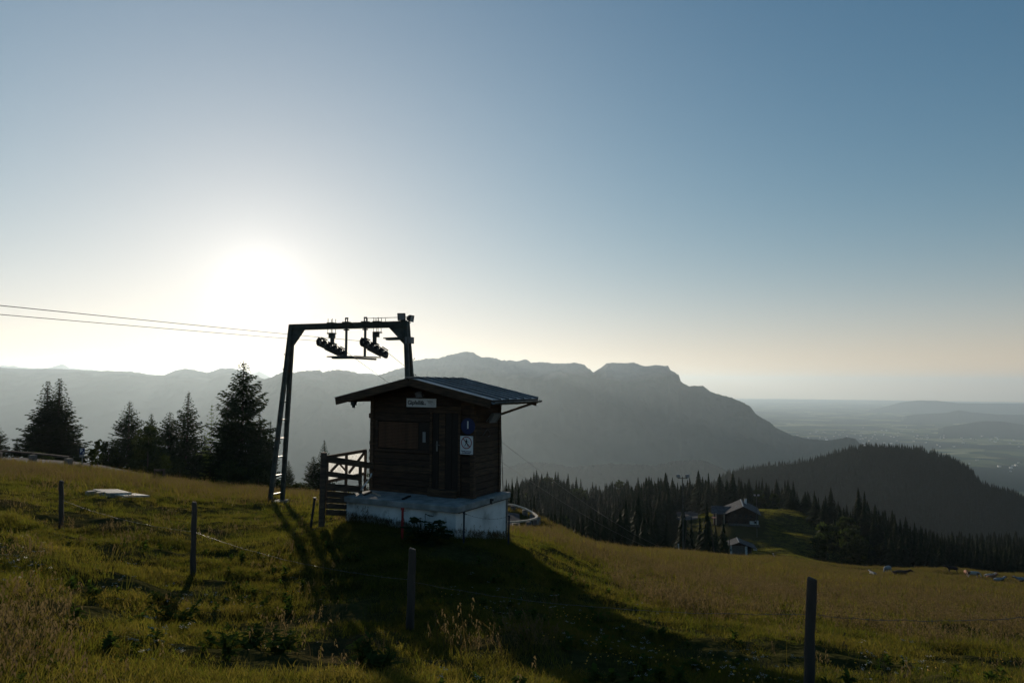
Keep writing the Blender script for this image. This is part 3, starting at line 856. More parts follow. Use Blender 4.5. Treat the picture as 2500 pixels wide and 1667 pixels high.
limb((0.02, 0.04), (0.2, -0.28), 0.12); limb((0.2, -0.28), (0.34, -0.62), 0.10); limb((.34, -.62), (.46, -.6), .07)
mb.build('walking_figure', M_BLACK, ps)
text_mesh('Zutritt verboten', pw * 0.118, M_BLUE, 'lettering', ps, (0, -0.009, -ph * 0.36), RX90, bold=0.001, align='CENTER')
text_mesh('im Liftbereich', pw * 0.118, M_BLUE, 'lettering', ps, (0, -0.009, -ph * 0.45), RX90, bold=0.001, align='CENTER')
for i in (-1, 1):
    for j in (-1, 1): MB().disc((i * pw * .44, -0.009, j * ph * .465), (0, 1, 0), 0.008, 0.006, 8).build('screw', M_DARKST, ps)

def floodlight(name, loc, aim, w, h, d, label, m_head=M_DARKST, arm=None, top=True):
    """rectangular floodlight: housing, glass and bracket; local -Y looks out"""
    e = empty(name, loc); tag(e, label, 'floodlight')
    aim = Vector(aim).normalized()
    e.rotation_mode = 'QUATERNION'; e.rotation_quaternion = (-aim).to_track_quat('Y', 'Z')
    # tapering housing: rim in front, smaller back
    mb = MB(); f0, f1 = -d / 2, d / 2
    vs = [(x * w / 2, f0, z * h / 2) for x, z in ((-1, -1), (1, -1), (1, 1), (-1, 1))] + [(x * w / 2 * .96, f0 + d * .3, z * h / 2 * .96) for x, z in ((-1, -1), (1, -1), (1, 1), (-1, 1))] + [(x * w / 2 * .5, f1, z * h / 2 * .45) for x, z in ((-1, -1), (1, -1), (1, 1), (-1, 1))]
    fs = [(8, 9, 10, 11)]
    for k in range(2):
        for j in range(4):
            a, b = k * 4 + j, k * 4 + (j + 1) % 4
            fs.append((a, b, b + 4, a + 4))
    mb.add(vs, fs)
    r = w * 0.045
    mb.box((0, f0, h / 2 - r), (w, .02, 2 * r)); mb.box((0, f0, -h / 2 + r), (w, .02, 2 * r))
    mb.box((-w / 2 + r, f0, 0), (2 * r, .02, h - 4 * r)); mb.box((w / 2 - r, f0, 0), (2 * r, .02, h - 4 * r))
    mb.build('housing', m_head, e)
    MB().box((0, f0 + 0.012, 0), (w - 4 * r, .006, h - 4 * r)).build('glass', M_GLASS, e)
    mb = MB()
    mb.tube([(-w / 2 - .01, 0, 0), (-w / 2 - .01, 0.02, -h * .62), (0, .03, -h * .66), (w / 2 + .01, .02, -h * .62), (w / 2 + .01, 0, 0)], 0.01, 6)
    mb.build('bracket', m_head, e)
    return e
fl = floodlight('gable_lamp', HM @ hloc(1024, 961, -0.16), HM.to_3x3() @ Vector((0.15, -0.75, -0.65)), 0.17, 0.13, 0.12, 'small square flood lamp under the gable just above the Gipfellift sign', M_GREYP)
fl = floodlight('eave_floodlight', HM @ hloc(1205, 1017, xl=0.20), HM.to_3x3() @ Vector((0.85, -0.15, -0.62)), 0.28, 0.26, 0.14, 'tilted floodlight hanging on the side wall under the right eave', M_GREYP)
# objects left on the slab
def slabp(px, py): 
    o = HI @ Vector((0, 0, 0)); d = HI.to_3x3() @ ray(px, py); t = (0.0 - o.z) / d.z
    return HM @ (o + d * t)
for (x0, y0, x1, y1, lab) in ((889, 1209, 906, 1203, 'short black rubber strip lying at the left end of the slab'), (983, 1220, 1001, 1213, 'longer black rubber strip lying in the middle of the slab')):
    a, b_ = slabp(x0, y0), slabp(x1, y1)
    mb = MB(); mb.beam(a + Vector((0, 0, .02)), b_ + Vector((0, 0, .03)), 0.06, 0.035)
    tag(mb.build('rubber_strip', M_RUB, bevel=0.006), lab, 'strip', 'rubber strips on the slab')
a, b_ = slabp(909, 1203), slabp(927, 1211)
mb = MB(); mb.beam(a + Vector((0, 0, .014)), b_ + Vector((0, 0, .012)), 0.07, 0.022); tag(mb.build('wood_piece', M_PALEW, bevel=0.004), 'thin pale wooden board lying on the slab beside the short strip', 'board')

# ------------------------------------------------------------------ lift pylon
RAZ = math.radians(20)                        # bearing of the haul rope
RD = Vector((math.sin(RAZ), math.cos(RAZ), 0))  # downhill, away from the viewer
BD = Vector((math.cos(RAZ), -math.sin(RAZ), 0)) # across the rope, to the right
PC = P(858, 795, 29.6)
pyl = empty('lift_pylon', (PC.x, PC.y, ground(PC.x, PC.y)))
tag(pyl, 'grey green steel portal pylon of the drag lift standing in front of the low sun', 'lift pylon')
PT = PC.z; base = Vector(pyl.location)
def pl(v): return Vector(v) - base            # world to pylon-local
def onbeam(px, dz=0.0):
    """point on the vertical plane through the crossbeam seen at photo column px"""
    r = ray(px, 795); nrm = RD
    t = PC.dot(nrm) / r.dot(nrm)
    p = r * t
    return Vector((p.x, p.y, PT + dz))
L0, R0 = onbeam(713), onbeam(992)
BH = 0.23
mb = MB()
mb.beam(pl(L0 - BD * .03 + Vector((0, 0, BH / 2))), pl(R0 + BD * .03 + Vector((0, 0, BH / 2))), 0.20, 0.02)
mb.beam(pl(L0 - BD * .03 - Vector((0, 0, BH / 2))), pl(R0 + BD * .03 - Vector((0, 0, BH / 2))), 0.20, 0.02)
mb.beam(pl(L0), pl(R0), 0.03, BH - .02)
mb.beam(pl(L0 - RD * .085), pl(R0 - RD * .085), 0.012, BH * 0.35)
mb.build('crossbeam', M_PYL, pyl)
for sgn, top in ((-1, L0), (1, R0)):
    foot = top + BD * (0.62 * sgn); fz = ground(foot.x, foot.y)
    H = PT - fz
    leg = None
    for q, fs_ in ((-1, 0.42), (1, 0.42)):
        a = top + RD * (0.06 * q) - BD * (0.0 * sgn) + Vector((0, 0, BH / 2))
        b_ = Vector((foot.x, foot.y, fz - 0.3)) + RD * (fs_ * q)
        mb = MB()
        # channel section: web and two flanges
        mb.beam(pl(a), pl(b_), 0.18, 0.03, up=RD)
        dn = (b_ - a).normalized(); side = BD * 0.08
        mb.beam(pl(a + side), pl(b_ + side), 0.02, 0.11, up=RD); mb.beam(pl(a - side), pl(b_ - side), 0.02, 0.11, up=RD)
        lg = mb.build('leg', M_PYL, pyl)
        if leg is None: leg = lg
    # rungs and ties between the two channels
    k = 0; zz = 0.35
    while zz < H * 0.62:
        t = 1 - zz / (H + .3)
        pa = (top + RD * -0.06).lerp(Vector((foot.x, foot.y, top.z)) - RD * .42, t); pb = (top + RD * 0.06).lerp(Vector((foot.x, foot.y, top.z)) + RD * .42, t)
        z_ = fz + zz
        mb = MB(); mb.beam(pl((pa.x, pa.y, z_)), pl((pb.x, pb.y, z_)), 0.10, 0.055)
        mb.build('tie', M_PYL, pyl)
        zz += 0.78
    # climbing pegs on the outside
    mb = MB()
    zz = 1.2
    for h_ in (2.1, 3.35, 4.55, 5.6, 6.25):
        t = 1 - h_ / H
        p = top.lerp(foot, t); p = Vector((p.x, p.y, fz + h_)) + BD * (0.08 * sgn)
        mb.tube([pl(p), pl(p + BD * .17 * sgn), pl(p + BD * .20 * sgn + Vector((0, 0, .06)))], 0.016, 6)
    mb.build('climbing_peg', M_PYL, pyl)
    # gusset under the beam
    g0 = top - Vector((0, 0, BH / 2)); inn = -BD * sgn
    w_ = 0.78 if sgn > 0 else 0.62
    drop = Vector((0, 0, -0.62)); lean = BD * sgn * 0.05
    for q in (-0.05, 0.05):
        poly = [g0 + RD * q, g0 + inn * w_ + RD * q, g0 + inn * 0.10 + drop * 1.05 + RD * q, g0 + drop * 1.05 + lean + RD * q]
        MB().prism([pl(v) for v in poly], (0, 0, 0), RD * 0.02).build('gusset', M_PYL, pyl)
    mb = MB(); mb.box(pl((foot.x, foot.y, fz - 0.08)), (0.45, 1.3, 0.22), Matrix.Rotation(-RAZ, 3, 'Z'))
    mb.build('footing', M_CONC, pyl)
# posts carrying the catwalk below the beam
hp1, hp2 = onbeam(846), onbeam(892)
cz = P(865, 871, PC.y).z
for hpt in (hp1, hp2):
    mb = MB(); mb.beam(pl(hpt + Vector((0, 0, -.08))), pl(Vector((hpt.x, hpt.y, cz))), 0.075, 0.075, up=RD)
    mb.box(pl(hpt + Vector((0, 0, -.17))), (0.22, 0.1, 0.05), Matrix.Rotation(-RAZ, 3, 'Z'))
    mb.build('hanger_post', M_PYL, pyl)
    mb = MB(); t_ = hpt + Vector((0, 0, BH / 2))
    mb.box(pl(t_ + Vector((0, 0, .025))), (0.30, 0.22, 0.05), Matrix.Rotation(-RAZ, 3, 'Z'))
    for q in (-1, 1): mb.beam(pl(t_ + BD * .05 * q + Vector((0, 0, .05))), pl(t_ + BD * .05 * q + Vector((0, 0, .22))), 0.03, 0.05, up=RD)
    mb.beam(pl(t_ - BD * .065 + Vector((0, 0, .20))), pl(t_ + BD * .065 + Vector((0, 0, .20))), 0.06, 0.06)
    mb.build('lifting_eye', M_PYL, pyl)
ca, cb = onbeam(812), onbeam(922)
for (x0, x1, dz, th, off) in ((812, 868, 0.0, 0.05, -0.22), (824, 868, -0.06, 0.06, -0.22), (866, 922, 0.02, 0.05, .15), (866, 911, -0.05, 0.08, .15)):
    a, b_ = onbeam(x0), onbeam(x1); a.z = b_.z = cz + dz
    if x0 in (866,): b_.z -= 0.05
    mb = MB(); mb.beam(pl(a + RD * off), pl(b_ + RD * off), 0.32, th)
    mb.build('catwalk', M_PYL, pyl)
# catwalk on the right leg
cw = P(985, 827, R0.y + .1)
mb = MB()
a, b_ = onbeam(941), onbeam(988); a.z = P(941, 826, a.y).z; b_.z = a.z + 0.02
mb.beam(pl(a), pl(b_), 0.34, 0.04); mb.beam(pl(a + BD * .1 - Vector((0, 0, .05))), pl(b_ - Vector((0, 0, .06))), 0.30, 0.06)
c_ = b_ + BD * 0.02 + Vector((0, 0, -.26))
mb.beam(pl(a.lerp(b_, .7)), pl(c_), .05, .06)
mb.build('catwalk', M_PYL, pyl)
mb = MB(); mb.box(pl(b_ + BD * .22 + Vector((0, 0, -.12))), (0.30, 0.26, 0.26), Matrix.Rotation(-RAZ, 3, 'Z'))
mb.build('junction_box', M_GALV, pyl, bevel=0.01)
# handrail on the beam
mb = MB(); a, b_ = onbeam(894), onbeam(992)
for p in (a, b_): p.z = PT + BH / 2 + 0.17
mb.tube([pl(a), pl(b_)], 0.013, 6)
for px in (897, 916, 924, 931, 941):
    p = onbeam(px); mb.tube([pl(p + Vector((0, 0, BH / 2))), pl(p + Vector((0, 0, BH / 2 + .17)))], 0.011, 6)
mb.build('handrail', M_PYL, pyl)
# sheave trains
def sheave_train(cx, py0, px_h, six_tilt):
    hg = onbeam(px_h)
    for k, q in enumerate((-1, 1)):
        mb = MB()
        for r_ in (-1, 1):
            p = hg + BD * (0.105 * q) + RD * .12 * r_
            mb.tube([pl(p + Vector((0, 0, BH / 2 + .19))), pl(p - Vector((0, 0, BH / 2 + .19)))], 0.012, 6)
        mb.build('tie_rod', M_DARKST, pyl)
    mb = MB(); R20 = Matrix.Rotation(-RAZ, 3, 'Z')
    mb.box(pl(hg + Vector((0, 0, BH / 2 + .02))), (0.30, 0.3, 0.035), R20)
    mb.box(pl(hg - Vector((0, 0, BH / 2 + .19))), (0.30, 0.26, 0.05), R20)
    off = BD * (cx)
    mb.box(pl(hg - Vector((0, 0, BH / 2 + .30)) + off * .5), (0.24, 0.16, 0.17), R20)
    mb.box(pl(hg - Vector((0, 0, BH / 2 + .50)) + off), (0.11, 0.14, 0.34), R20)
    mb.build('hanger', M_PYL, pyl)
    c = hg - Vector((0, 0, BH / 2 + .78)) + off
    return c
def build_train(c):
    N6 = 6; sp = 0.37
    tl = [(-2.5 + i) * sp for i in range(N6)]
    slope = lambda s_: -0.22 * s_ - 0.035 * s_ * s_ - 0.02
    sb = pl(c)
    # side plates
    for q in (-1, 1):
        mb = MB()
        for (s0, s1, dz, hh) in ((-0.85, 0.95, -0.10, 0.09), (-0.45, 0.60, -0.14, 0.12)):
            mb.beam(pl(c + RD * s0 + BD * .06 * q + Vector((0, 0, slope(s0) + dz))), pl(c + RD * s1 + BD * .06 * q + Vector((0, 0, slope(s1) + dz))), 0.015, hh)
        for (s0, s1) in ((-0.90, -0.45), (-0.2, 0.25), (0.5, 0.98)):
            mb.beam(pl(c + RD * s0 + BD * .07 * q + Vector((0, 0, slope(s0) + .19))), pl(c + RD * s1 + BD * .07 * q + Vector((0, 0, slope(s1) + .19))), 0.012, 0.05)
        mb.build('rocker_plate', M_DARKST, pyl)
    for s_ in tl:
        p = pl(c + RD * s_ + Vector((0, 0, slope(s_))))
        w = MB().disc(p, BD, 0.165, 0.055, 20)
        w.disc(p, BD, 0.13, 0.075, 14)
        wh = w.build('sheave', M_RUB, pyl)
        MB().disc(p, BD, 0.045, 0.12, 10).build('hub', M_GALV, wh)
    return c
c1 = sheave_train(0.04, 0, 810, 0)
c2 = sheave_train(-0.12, 0, 921.5, 0)
c2 = c2 - Vector((0, 0, 0.02)); c1 = c1 + Vector((0, 0, 0.02))
build_train(c1); build_train(c2)
# floodlights on top
ft = onbeam(983, BH / 2)
floodlight('pylon_floodlight', P(981.5, 772.5, ft.y - .1), (-0.12, -0.95, -0.25), 0.33, 0.29, 0.16, 'boxy floodlight facing the viewer on the pylon top', M_DARKST)
floodlight('pylon_floodlight', P(1000.5, 777, ft.y + .1), (0.9, -0.35, -0.15), 0.30, 0.27, 0.2, 'floodlight turned sideways at the right end of the pylon beam', M_DARKST)
mb = MB()
a = P(975, 783, ft.y - .05); b_ = P(1003, 788, ft.y); mb.beam(pl(a), pl(b_), 0.06, 0.03); mb.box(pl(P(986, 785, ft.y)), (0.22, 0.12, 0.09))
mb.tube([pl(P(986, 784, ft.y)), pl(P(990, 795, ft.y))], 0.02, 6)
mb.build('lamp_bracket', M_PYL, pyl)
# haul ropes: uphill side towards the viewer's left, downhill side into the valley
def rope(c, upz, label):
    pts = []
    top = c + Vector((0, 0, 0.18))
    up_end = top - RD * 60 + Vector((0, 0, upz))
    for k in range(20, -1, -1):
        t = k / 20
        p = (top - RD * 0.9 + Vector((0, 0, .02))).lerp(up_end, t); p.z -= 0.5 * 4 * t * (1 - t) * 0.5
        pts.append(p)
    pts.append(top + Vector((0, 0, -0.0)))
    st = top + RD * 0.95 + Vector((0, 0, -0.30))
    end = P(1655, 1248, 1); 
    # the valley end, on the ground about 150 m off
    q = st + RD * 132; q.z = ground(q.x, q.y) + 3.0
    for k in range(0, 41):
        t = k / 40
        p = st.lerp(q, t); p.z -= 4.6 * 4 * t * (1 - t) * 0.55
        pts.append(p)
    o = MB().tube(pts, 0.0085, 6).build('haul_rope', M_CABLE)
    tag(o, label, 'cable', 'steel ropes of the drag lift')
rope(c2, 0.4, 'upper steel haul rope crossing the sky and running over the right sheaves')
rope(c1, 0.2, 'lower steel haul rope crossing the sky and running over the left sheaves')
# ------------------------------------------------------------------ road and parking
def strip(name, pts, w, m, dz, label=None, cat=None, n=60, nw=7, kind='structure'):
    """band of width w laid on the ground along pts (x, y)"""
    P_ = np.array(pts, float); s = np.concatenate([[0], np.cumsum(np.hypot(*np.diff(P_, axis=0).T))])
    q = np.linspace(0, s[-1], n); x = pchip(s, P_[:, 0], q) if False else np.interp(q, s, P_[:, 0]); y = np.interp(q, s, P_[:, 1])
    k = np.ones(5) / 5
    xs = np.convolve(np.pad(x, 2, 'edge'), k, 'valid'); ys = np.convolve(np.pad(y, 2, 'edge'), k, 'valid')
    tx = np.gradient(xs); ty = np.gradient(ys); l = np.hypot(tx, ty); nx, ny = -ty / l, tx / l
    o = np.linspace(-w / 2, w / 2, nw)[:, None]
    X = xs + nx * o; Y = ys + ny * o
    zc = ground_np(xs, ys)
    Z = np.maximum(ground_np(X, Y), zc[None, :] - 0.05) + dz
    ob = grid_mesh(name, X.T.copy(), Y.T.copy(), Z.T.copy(), m)
    tag(ob, kind=kind)
    return ob
# road coming along behind the meadow's crest and turning in the hairpin right of the hut
strip('road', [(-62, 57.5), (-45, 58), (-33, 58.5), (-22, 61), (-12, 63.5), (-4, 64.3), (0.2, 64.3), (1.2, 64.3)], 6.2, M_ASPH, 0.06, n=90)
# parking area in the wood beyond, on the slope below the lamp mast
def flat_patch(name, poly_px, m, dz):
    X = []; Y = []
    a = np.linspace(poly_px[0][0], poly_px[1][0], 16); d = np.geomspace(poly_px[0][1], poly_px[1][1], 16)
    A, Dd = np.meshgrid((a - 1250) / F, d)
    X = A * Dd; Y = Dd; Z = ground_np(X, Y) + dz
    return tag(grid_mesh(name, X, Y, Z, m), kind='structure')
flat_patch('car_park', ((1632, 300), (1700, 385)), M_ASPH, 0.25)

def guard_rail(path, label, h=0.62, block_step=2.6, rail_m=M_PALEW, ww=0.20):
    """timber beam on stone blocks; path of world (x, y)"""
    P_ = np.array(path, float); s = np.concatenate([[0], np.cumsum(np.hypot(*np.diff(P_, axis=0).T))])
    n = max(2, int(s[-1] / block_step)) + 1
    q = np.linspace(0, s[-1], n)
    pts = [(np.interp(t, s, P_[:, 0]), np.interp(t, s, P_[:, 1])) for t in q]
    zs = [ground(*p) for p in pts]
    root = empty('guard_rail', (pts[0][0], pts[0][1], zs[0])); tag(root, label, 'guard rail')
    b0 = Vector(root.location)
    blk = None
    for i, (p, z) in enumerate(zip(pts, zs)):
        MB().box(Vector((p[0], p[1], z + h / 2 - 0.25)) - b0, (0.46, 0.46, h + 0.25), Matrix.Rotation(i * .3, 3, 'Z')).build('stone_block', M_STONE, root, bevel=0.03)
    for i in range(n - 1):
        a = Vector((pts[i][0], pts[i][1], zs[i] + h - 0.02)) - b0; b_ = Vector((pts[i + 1][0], pts[i + 1][1], zs[i + 1] + h - 0.02)) - b0
        MB().beam(a, b_, ww, 0.13).build('beam', rail_m, root, bevel=0.015)
    return root
hp_ = [(-8.0, 69.8), (-5, 69.9), (-2, 69.9), (0.0, 69.6), (1.1, 68.6), (1.9, 67.2), (2.35, 65.6), (2.3, 63.9), (1.7, 62.3), (0.8, 61.2), (-0.6, 60.3), (-2.4, 59.8), (-6, 59.6)]
guard_rail(hp_, 'curved timber guard rail on stone blocks round the hairpin bend right of the hut', h=0.60, block_step=1.55)
lr = [((px - 1250) / F * d, d) for px, d in ((-160, 55.5), (-60, 56), (0, 56), (60, 56.2), (120, 56.5), (178, 57))]
guard_rail(lr, 'grey timber guard rail on stone blocks at the far left edge of the meadow', h=0.85, block_step=2.0, rail_m=M_WOODG)

# ------------------------------------------------------------------ walkway fence left of the hut
def fd(px): return 17.2 + (px - 791) / 121.0 * 1.5
wf = empty('walkway_fence', (P(791, 1271, 17.2).x, 17.2, ground(P(791, 1271, 17.2).x, 17.2)))
tag(wf, 'sloping brown board fence joining the left corner of the hut', 'fence')
wo_ = Vector(wf.location)
def wbar(x0, y0a, y0b, x1, y1a, y1b, th=0.035, m=M_RAILW, name='board', dd=0.0):
    a = (P(x0, y0a, fd(x0) + dd) + P(x0, y0b, fd(x0) + dd)) / 2 - wo_; b_ = (P(x1, y1a, fd(x1) + dd) + P(x1, y1b, fd(x1) + dd)) / 2 - wo_
    h = (P(x0, y0a, fd(x0)) - P(x0, y0b, fd(x0))).length
    return MB().beam(a, b_, th, h).build(name, m, wf, bevel=0.004)
mb = MB(); a = P(791, 1104, 17.15); b_ = P(791, 1285, 17.15); mb.beam(a - wo_, Vector((a.x - .02, a.y, b_.z)) - wo_, 0.125, 0.125, up=(0, 1, 0)); mb.build('post', M_RAILW, wf, bevel=0.01)
mb = MB(); a = P(880, 1134, fd(880) + .06); b_ = P(880, 1212, fd(880)); mb.beam(a - wo_, Vector((a.x, a.y, b_.z)) - wo_, 0.075, 0.09, up=(0, 1, 0)); mb.build('post', M_RAILW, wf, bevel=0.008)
wbar(790, 1111, 1127, 912, 1131, 1144)
wbar(796, 1149, 1162, 880, 1158, 1176)
wbar(796, 1179, 1196, 884, 1186, 1203)
wbar(796, 1198.5, 1213, 866, 1203.5, 1217)
wbar(796, 1213.8, 1226.5, 868, 1218, 1230)
wbar(796, 1228, 1241, 868, 1231, 1244)
wbar(796, 1243, 1257, 868, 1246, 1259)
# second fence with a milky net behind it
def nd(px): return 18.6 + (px - 800) / 94.0 * 1.6
nf = empty('net_fence', (P(797, 1180, nd(797)).x, nd(797), ground(P(797, 1180, nd(797)).x, nd(797))))
tag(nf, 'timber frame fence with milky plastic net seen behind the board fence', 'fence')
no_ = Vector(nf.location)
def nb(x0, y0, x1, y1, w, name, th=0.05, dd=0.0):
    a = P(x0, y0, nd(x0) + dd) - no_; b_ = P(x1, y1, nd(x1) + dd) - no_
    return MB().beam(a, b_, th, w).build(name, M_WOODG, nf, bevel=0.004)
nb(798, 1115.5, 894, 1099.5, 0.085, 'rail'); nb(797, 1176, 893, 1155, 0.075, 'rail')
for x, yt, yb in ((799, 1114, 1225), (846, 1106, 1215), (892.5, 1098, 1205)):
    a = P(x, yt, nd(x)) - no_; b_ = P(x, yb, nd(x)) - no_; b_.x = a.x
    MB().beam(a, b_, 0.07, 0.07, up=(0, 1, 0)).build('post', M_WOODG, nf, bevel=0.005)
nb(808, 1150, 829, 1128, 0.06, 'brace', dd=-.05); nb(852, 1154, 890, 1104, 0.06, 'brace', dd=-.05); nb(812, 1112, 845, 1150, 0.03, 'brace', dd=-.04)
net = new_mat('milky_net')
n_ = net.node_tree; oo = N(n_, 'ShaderNodeOutputMaterial'); tb = N(n_, 'ShaderNodeBsdfTransparent'); tr = N(n_, 'ShaderNodeBsdfTranslucent'); ms = N(n_, 'ShaderNodeMixShader')
tr.inputs['Color'].default_value = (0.80, 0.80, 0.78, 1)
nz = N(n_, 'ShaderNodeTexNoise'); nz.inputs['Scale'].default_value = 14; nz.inputs['Detail'].default_value = 6
tcn = N(n_, 'ShaderNodeTexCoord'); L(n_, tcn.outputs['Object'], nz.inputs['Vector'])
mr = N(n_, 'ShaderNodeMapRange'); mr.inputs[1].default_value = 0.3; mr.inputs[2].default_value = 0.7; mr.inputs[3].default_value = 0.6; mr.inputs[4].default_value = 0.97
L(n_, nz.outputs['Fac'], mr.inputs[0]); L(n_, mr.outputs[0], ms.inputs[0]); L(n_, tb.outputs[0], ms.inputs[1]); L(n_, tr.outputs[0], ms.inputs[2]); L(n_, ms.outputs[0], oo.inputs['Surface'])
mb = MB(); vs = []; fs = []; NX, NY = 16, 6
for i in range(NX + 1):
    t = i / NX; x = 799 + (892 - 799) * t
    yt = 1114.5 + (1099.5 - 1114.5) * t; yb = 1176 + (1156 - 1176) * t
    for j in range(NY + 1):
        vs.append(P(x, yt + (yb - yt) * j / NY, nd(x) + 0.03 + 0.02 * math.sin(i * 1.7 + j)) - no_)
for i in range(NX):
    for j in range(NY):
        a = i * (NY + 1) + j; fs.append((a, a + 1, a + NY + 2, a + NY + 1))
mb.add(vs, fs); mb.build('net', net, nf, smooth=True)
pts = [P(x, y, 18.2) for x, y in ((881, 1196), (887, 1187), (894, 1179), (900, 1172), (905, 1163), (907, 1155))]
tag(MB().tube(pts, 0.018, 8).build('hose', M_WHITE, smooth=True), 'short white hose bent up between the board fence and the hut', 'hose')

# ------------------------------------------------------------------ pasture posts, wire and stakes
def post(px, pyt, depth, base_row, r, lean, label, m=M_WOODG, top_cut=0.0):
    top = P(px, pyt, depth)
    bx = P(px + lean, base_row, depth)
    gz = ground(bx.x, depth)
    e = Vector((bx.x, depth, gz))
    mb = MB(); n = 14; k = 9; rr_ = random.Random(int(px))
    pts = []; rs = []
    a = Vector((bx.x, depth, gz - 0.25))
    for i in range(k):
        t = i / (k - 1)
        p = a.lerp(top, t) + Vector((rr_.uniform(-.006, .006), rr_.uniform(-.006, .006), 0))
        pts.append(p - e); rs.append(r * (1.08 - 0.14 * t) * rr_.uniform(.93, 1.06))
    pts.append(pts[-1] + Vector((.004, 0, .012))); rs.append(rs[-1] * .82)
    mb.tube(pts, rs, n)
    # hewn, slightly out of round
    vs = [Vector(v) for v in mb.v]
    mb.v = [(v.x * (1 + .05 * math.sin(7 * math.atan2(v.y, v.x + 1e-6) + v.z * 9)), v.y, v.z) for v in vs]
    o = mb.build('fence_post', m, smooth=False, bevel=0.004)
    o.location = e
    tag(o, label, 'fence post', 'wooden pasture posts')
    return top, e, o
pA = post(150, 1174, 17.0, 1300, 0.052, 0, 'leftmost wooden pasture post standing in tall grass by the left edge')
pB = post(475, 1227, 13.2, 1410, 0.048, -4, 'wooden pasture post left of the shadow of the pylon')
pC = post(1007, 1340, 10.2, 1535, 0.056, -7, 'round topped wooden pasture post in the middle of the hut shadow')
pD = post(1983, 1413, 7.2, 1680, 0.050, -13, 'nearest wooden pasture post at the lower right, cut by the bottom of the picture')
def wire(a, b, sag, label, barbs=True, r=0.0024):
    a = Vector(a); b = Vector(b); n = 30
    mb = MB(); pts = []
    rr_ = random.Random(int(abs(a.x * 100)))
    for i in range(n + 1):
        t = i / n; p = a.lerp(b, t); p.z -= sag * 4 * t * (1 - t); p.z += rr_.uniform(-.006, .006); p.y += rr_.uniform(-.006, .006)
        pts.append(p)
    mb.tube(pts, r, 5)
    if barbs:
        L_ = (b - a).length; m_ = int(L_ / 0.14)
        for i in range(1, m_):
            t = i / m_; p = a.lerp(b, t); p.z -= sag * 4 * t * (1 - t)
            d = Vector((rr_.uniform(-1, 1), rr_.uniform(-1, 1), rr_.uniform(-1, 1))).normalized() * 0.016
            mb.beam(p - d, p + d, 0.0035, 0.0035)
    o = mb.build('barbed_wire', M_BARB)
    return tag(o, label, 'wire', 'barbed wire of the pasture fence')
def onpost(pp, f): 
    t, e, o = pp; return e.lerp(t, f)
wire(onpost(pA, .62), onpost(pB, .62), 0.10, 'barbed wire strand from the leftmost post to the second post')
wire(onpost(pB, .62), onpost(pC, .62), 0.12, 'barbed wire strand between the second post and the post in the hut shadow')
wire(onpost(pC, .60), onpost(pD, .70), 0.12, 'barbed wire strand from the post in the hut shadow to the nearest post')
re_ = P(2620, 1500, 6.0)
wire(onpost(pD, .70), Vector((5.6, 4.2, ground(5.6, 4.2) + .8)) if False else P(2560, 1502, 5.6), 0.05, 'barbed wire strand leaving the nearest post towards the right edge')

def stake(px, pyt, pxb, pyb, depth, r, m, label):
    t = P(px, pyt, depth); b_ = P(pxb, pyb, depth); gz = ground(b_.x, depth)
    b_.z = min(b_.z, gz - 0.05)
    e = empty('iron_stake', (b_.x, depth, gz)); tag(e, label, 'stake')
    o_ = Vector(e.location)
    d = (t - b_).normalized(); s = Vector((1, 0, 0))
    mb = MB(); mb.beam(b_ - o_, t - o_, r * 2, 0.008, up=(0, 1, 0)); mb.beam(b_ - o_, t - o_, 0.008, r * 2, up=(0, 1, 0))
    mb.build('bar', m, e)
    MB().disc(t - o_ + d * .01, d, r * 1.5, 0.045, 10).build('cap', m, e)
    mb = MB(); mb.tube([t - o_ - d * .03, t - o_ - d * .03 + Vector((0.07, -0.02, 0.005))], 0.008, 6)
    mb.build('hook', m, e)
    return t
s1 = stake(983, 1243, 982, 1312, 15.6, 0.026, M_REDST, 'red iron stake in front of the left part of the hut base')
s2 = stake(1133, 1252, 1132, 1318, 15.7, 0.020, M_BLKST, 'dark iron stake in front of the corner of the hut base')
s3 = stake(1243, 1260, 1241, 1322, 17.0, 0.020, M_BLKST, 'dark iron stake right of the hut with the road behind')
s4 = stake(768, 1217, 758, 1274, 18.5, 0.028, M_BLKST, 'short leaning blue black iron stake between pylon and board fence')
wire(s2, s3, 0.09, 'short barbed wire strand crossing the white base to the stake right of the hut', r=0.003)

# bleached board covers lying in the meadow
def flat_board(pts, depths, th, label, name, m=M_BOARD, nb_=1):
    c = [P(p[0], p[1], d) for p, d in zip(pts, depths)]
    cen = sum(c, Vector()) / 4
    e = empty(name, cen); tag(e, label, 'cover')
    # planks side by side
    for k in range(nb_):
        t0, t1 = k / nb_ + 0.006, (k + 1) / nb_ - 0.006
        q = [c[0].lerp(c[1], t0), c[0].lerp(c[1], t1), c[3].lerp(c[2], t1), c[3].lerp(c[2], t0)]
        q = [v - cen for v in q]
        MB().prism(q, (0, 0, 0), (0, 0, -th)).build('plank', m, e, bevel=0.004)
    return e
def zdepth(row, z): return -z * F / (row - 940)
zt = -3.62
def cover(rows, label, z, nb_):
    c = [(px, row) for px, row in rows]
    dd = [zdepth(row, z) for px, row in rows]
    return flat_board(c, dd, 0.05, label, 'board_cover', nb_=nb_)
cover([(226, 1193.5), (288, 1193.5), (322, 1202), (262, 1203)], 'bleached board cover with a tuft of grass lying in the left meadow', -3.62, 5)
cover([(276, 1204.5), (330, 1203.5), (366, 1208.5), (305, 1210)], 'narrower bleached board cover lying right in front of the other one', -3.66, 4)
mb = MB()
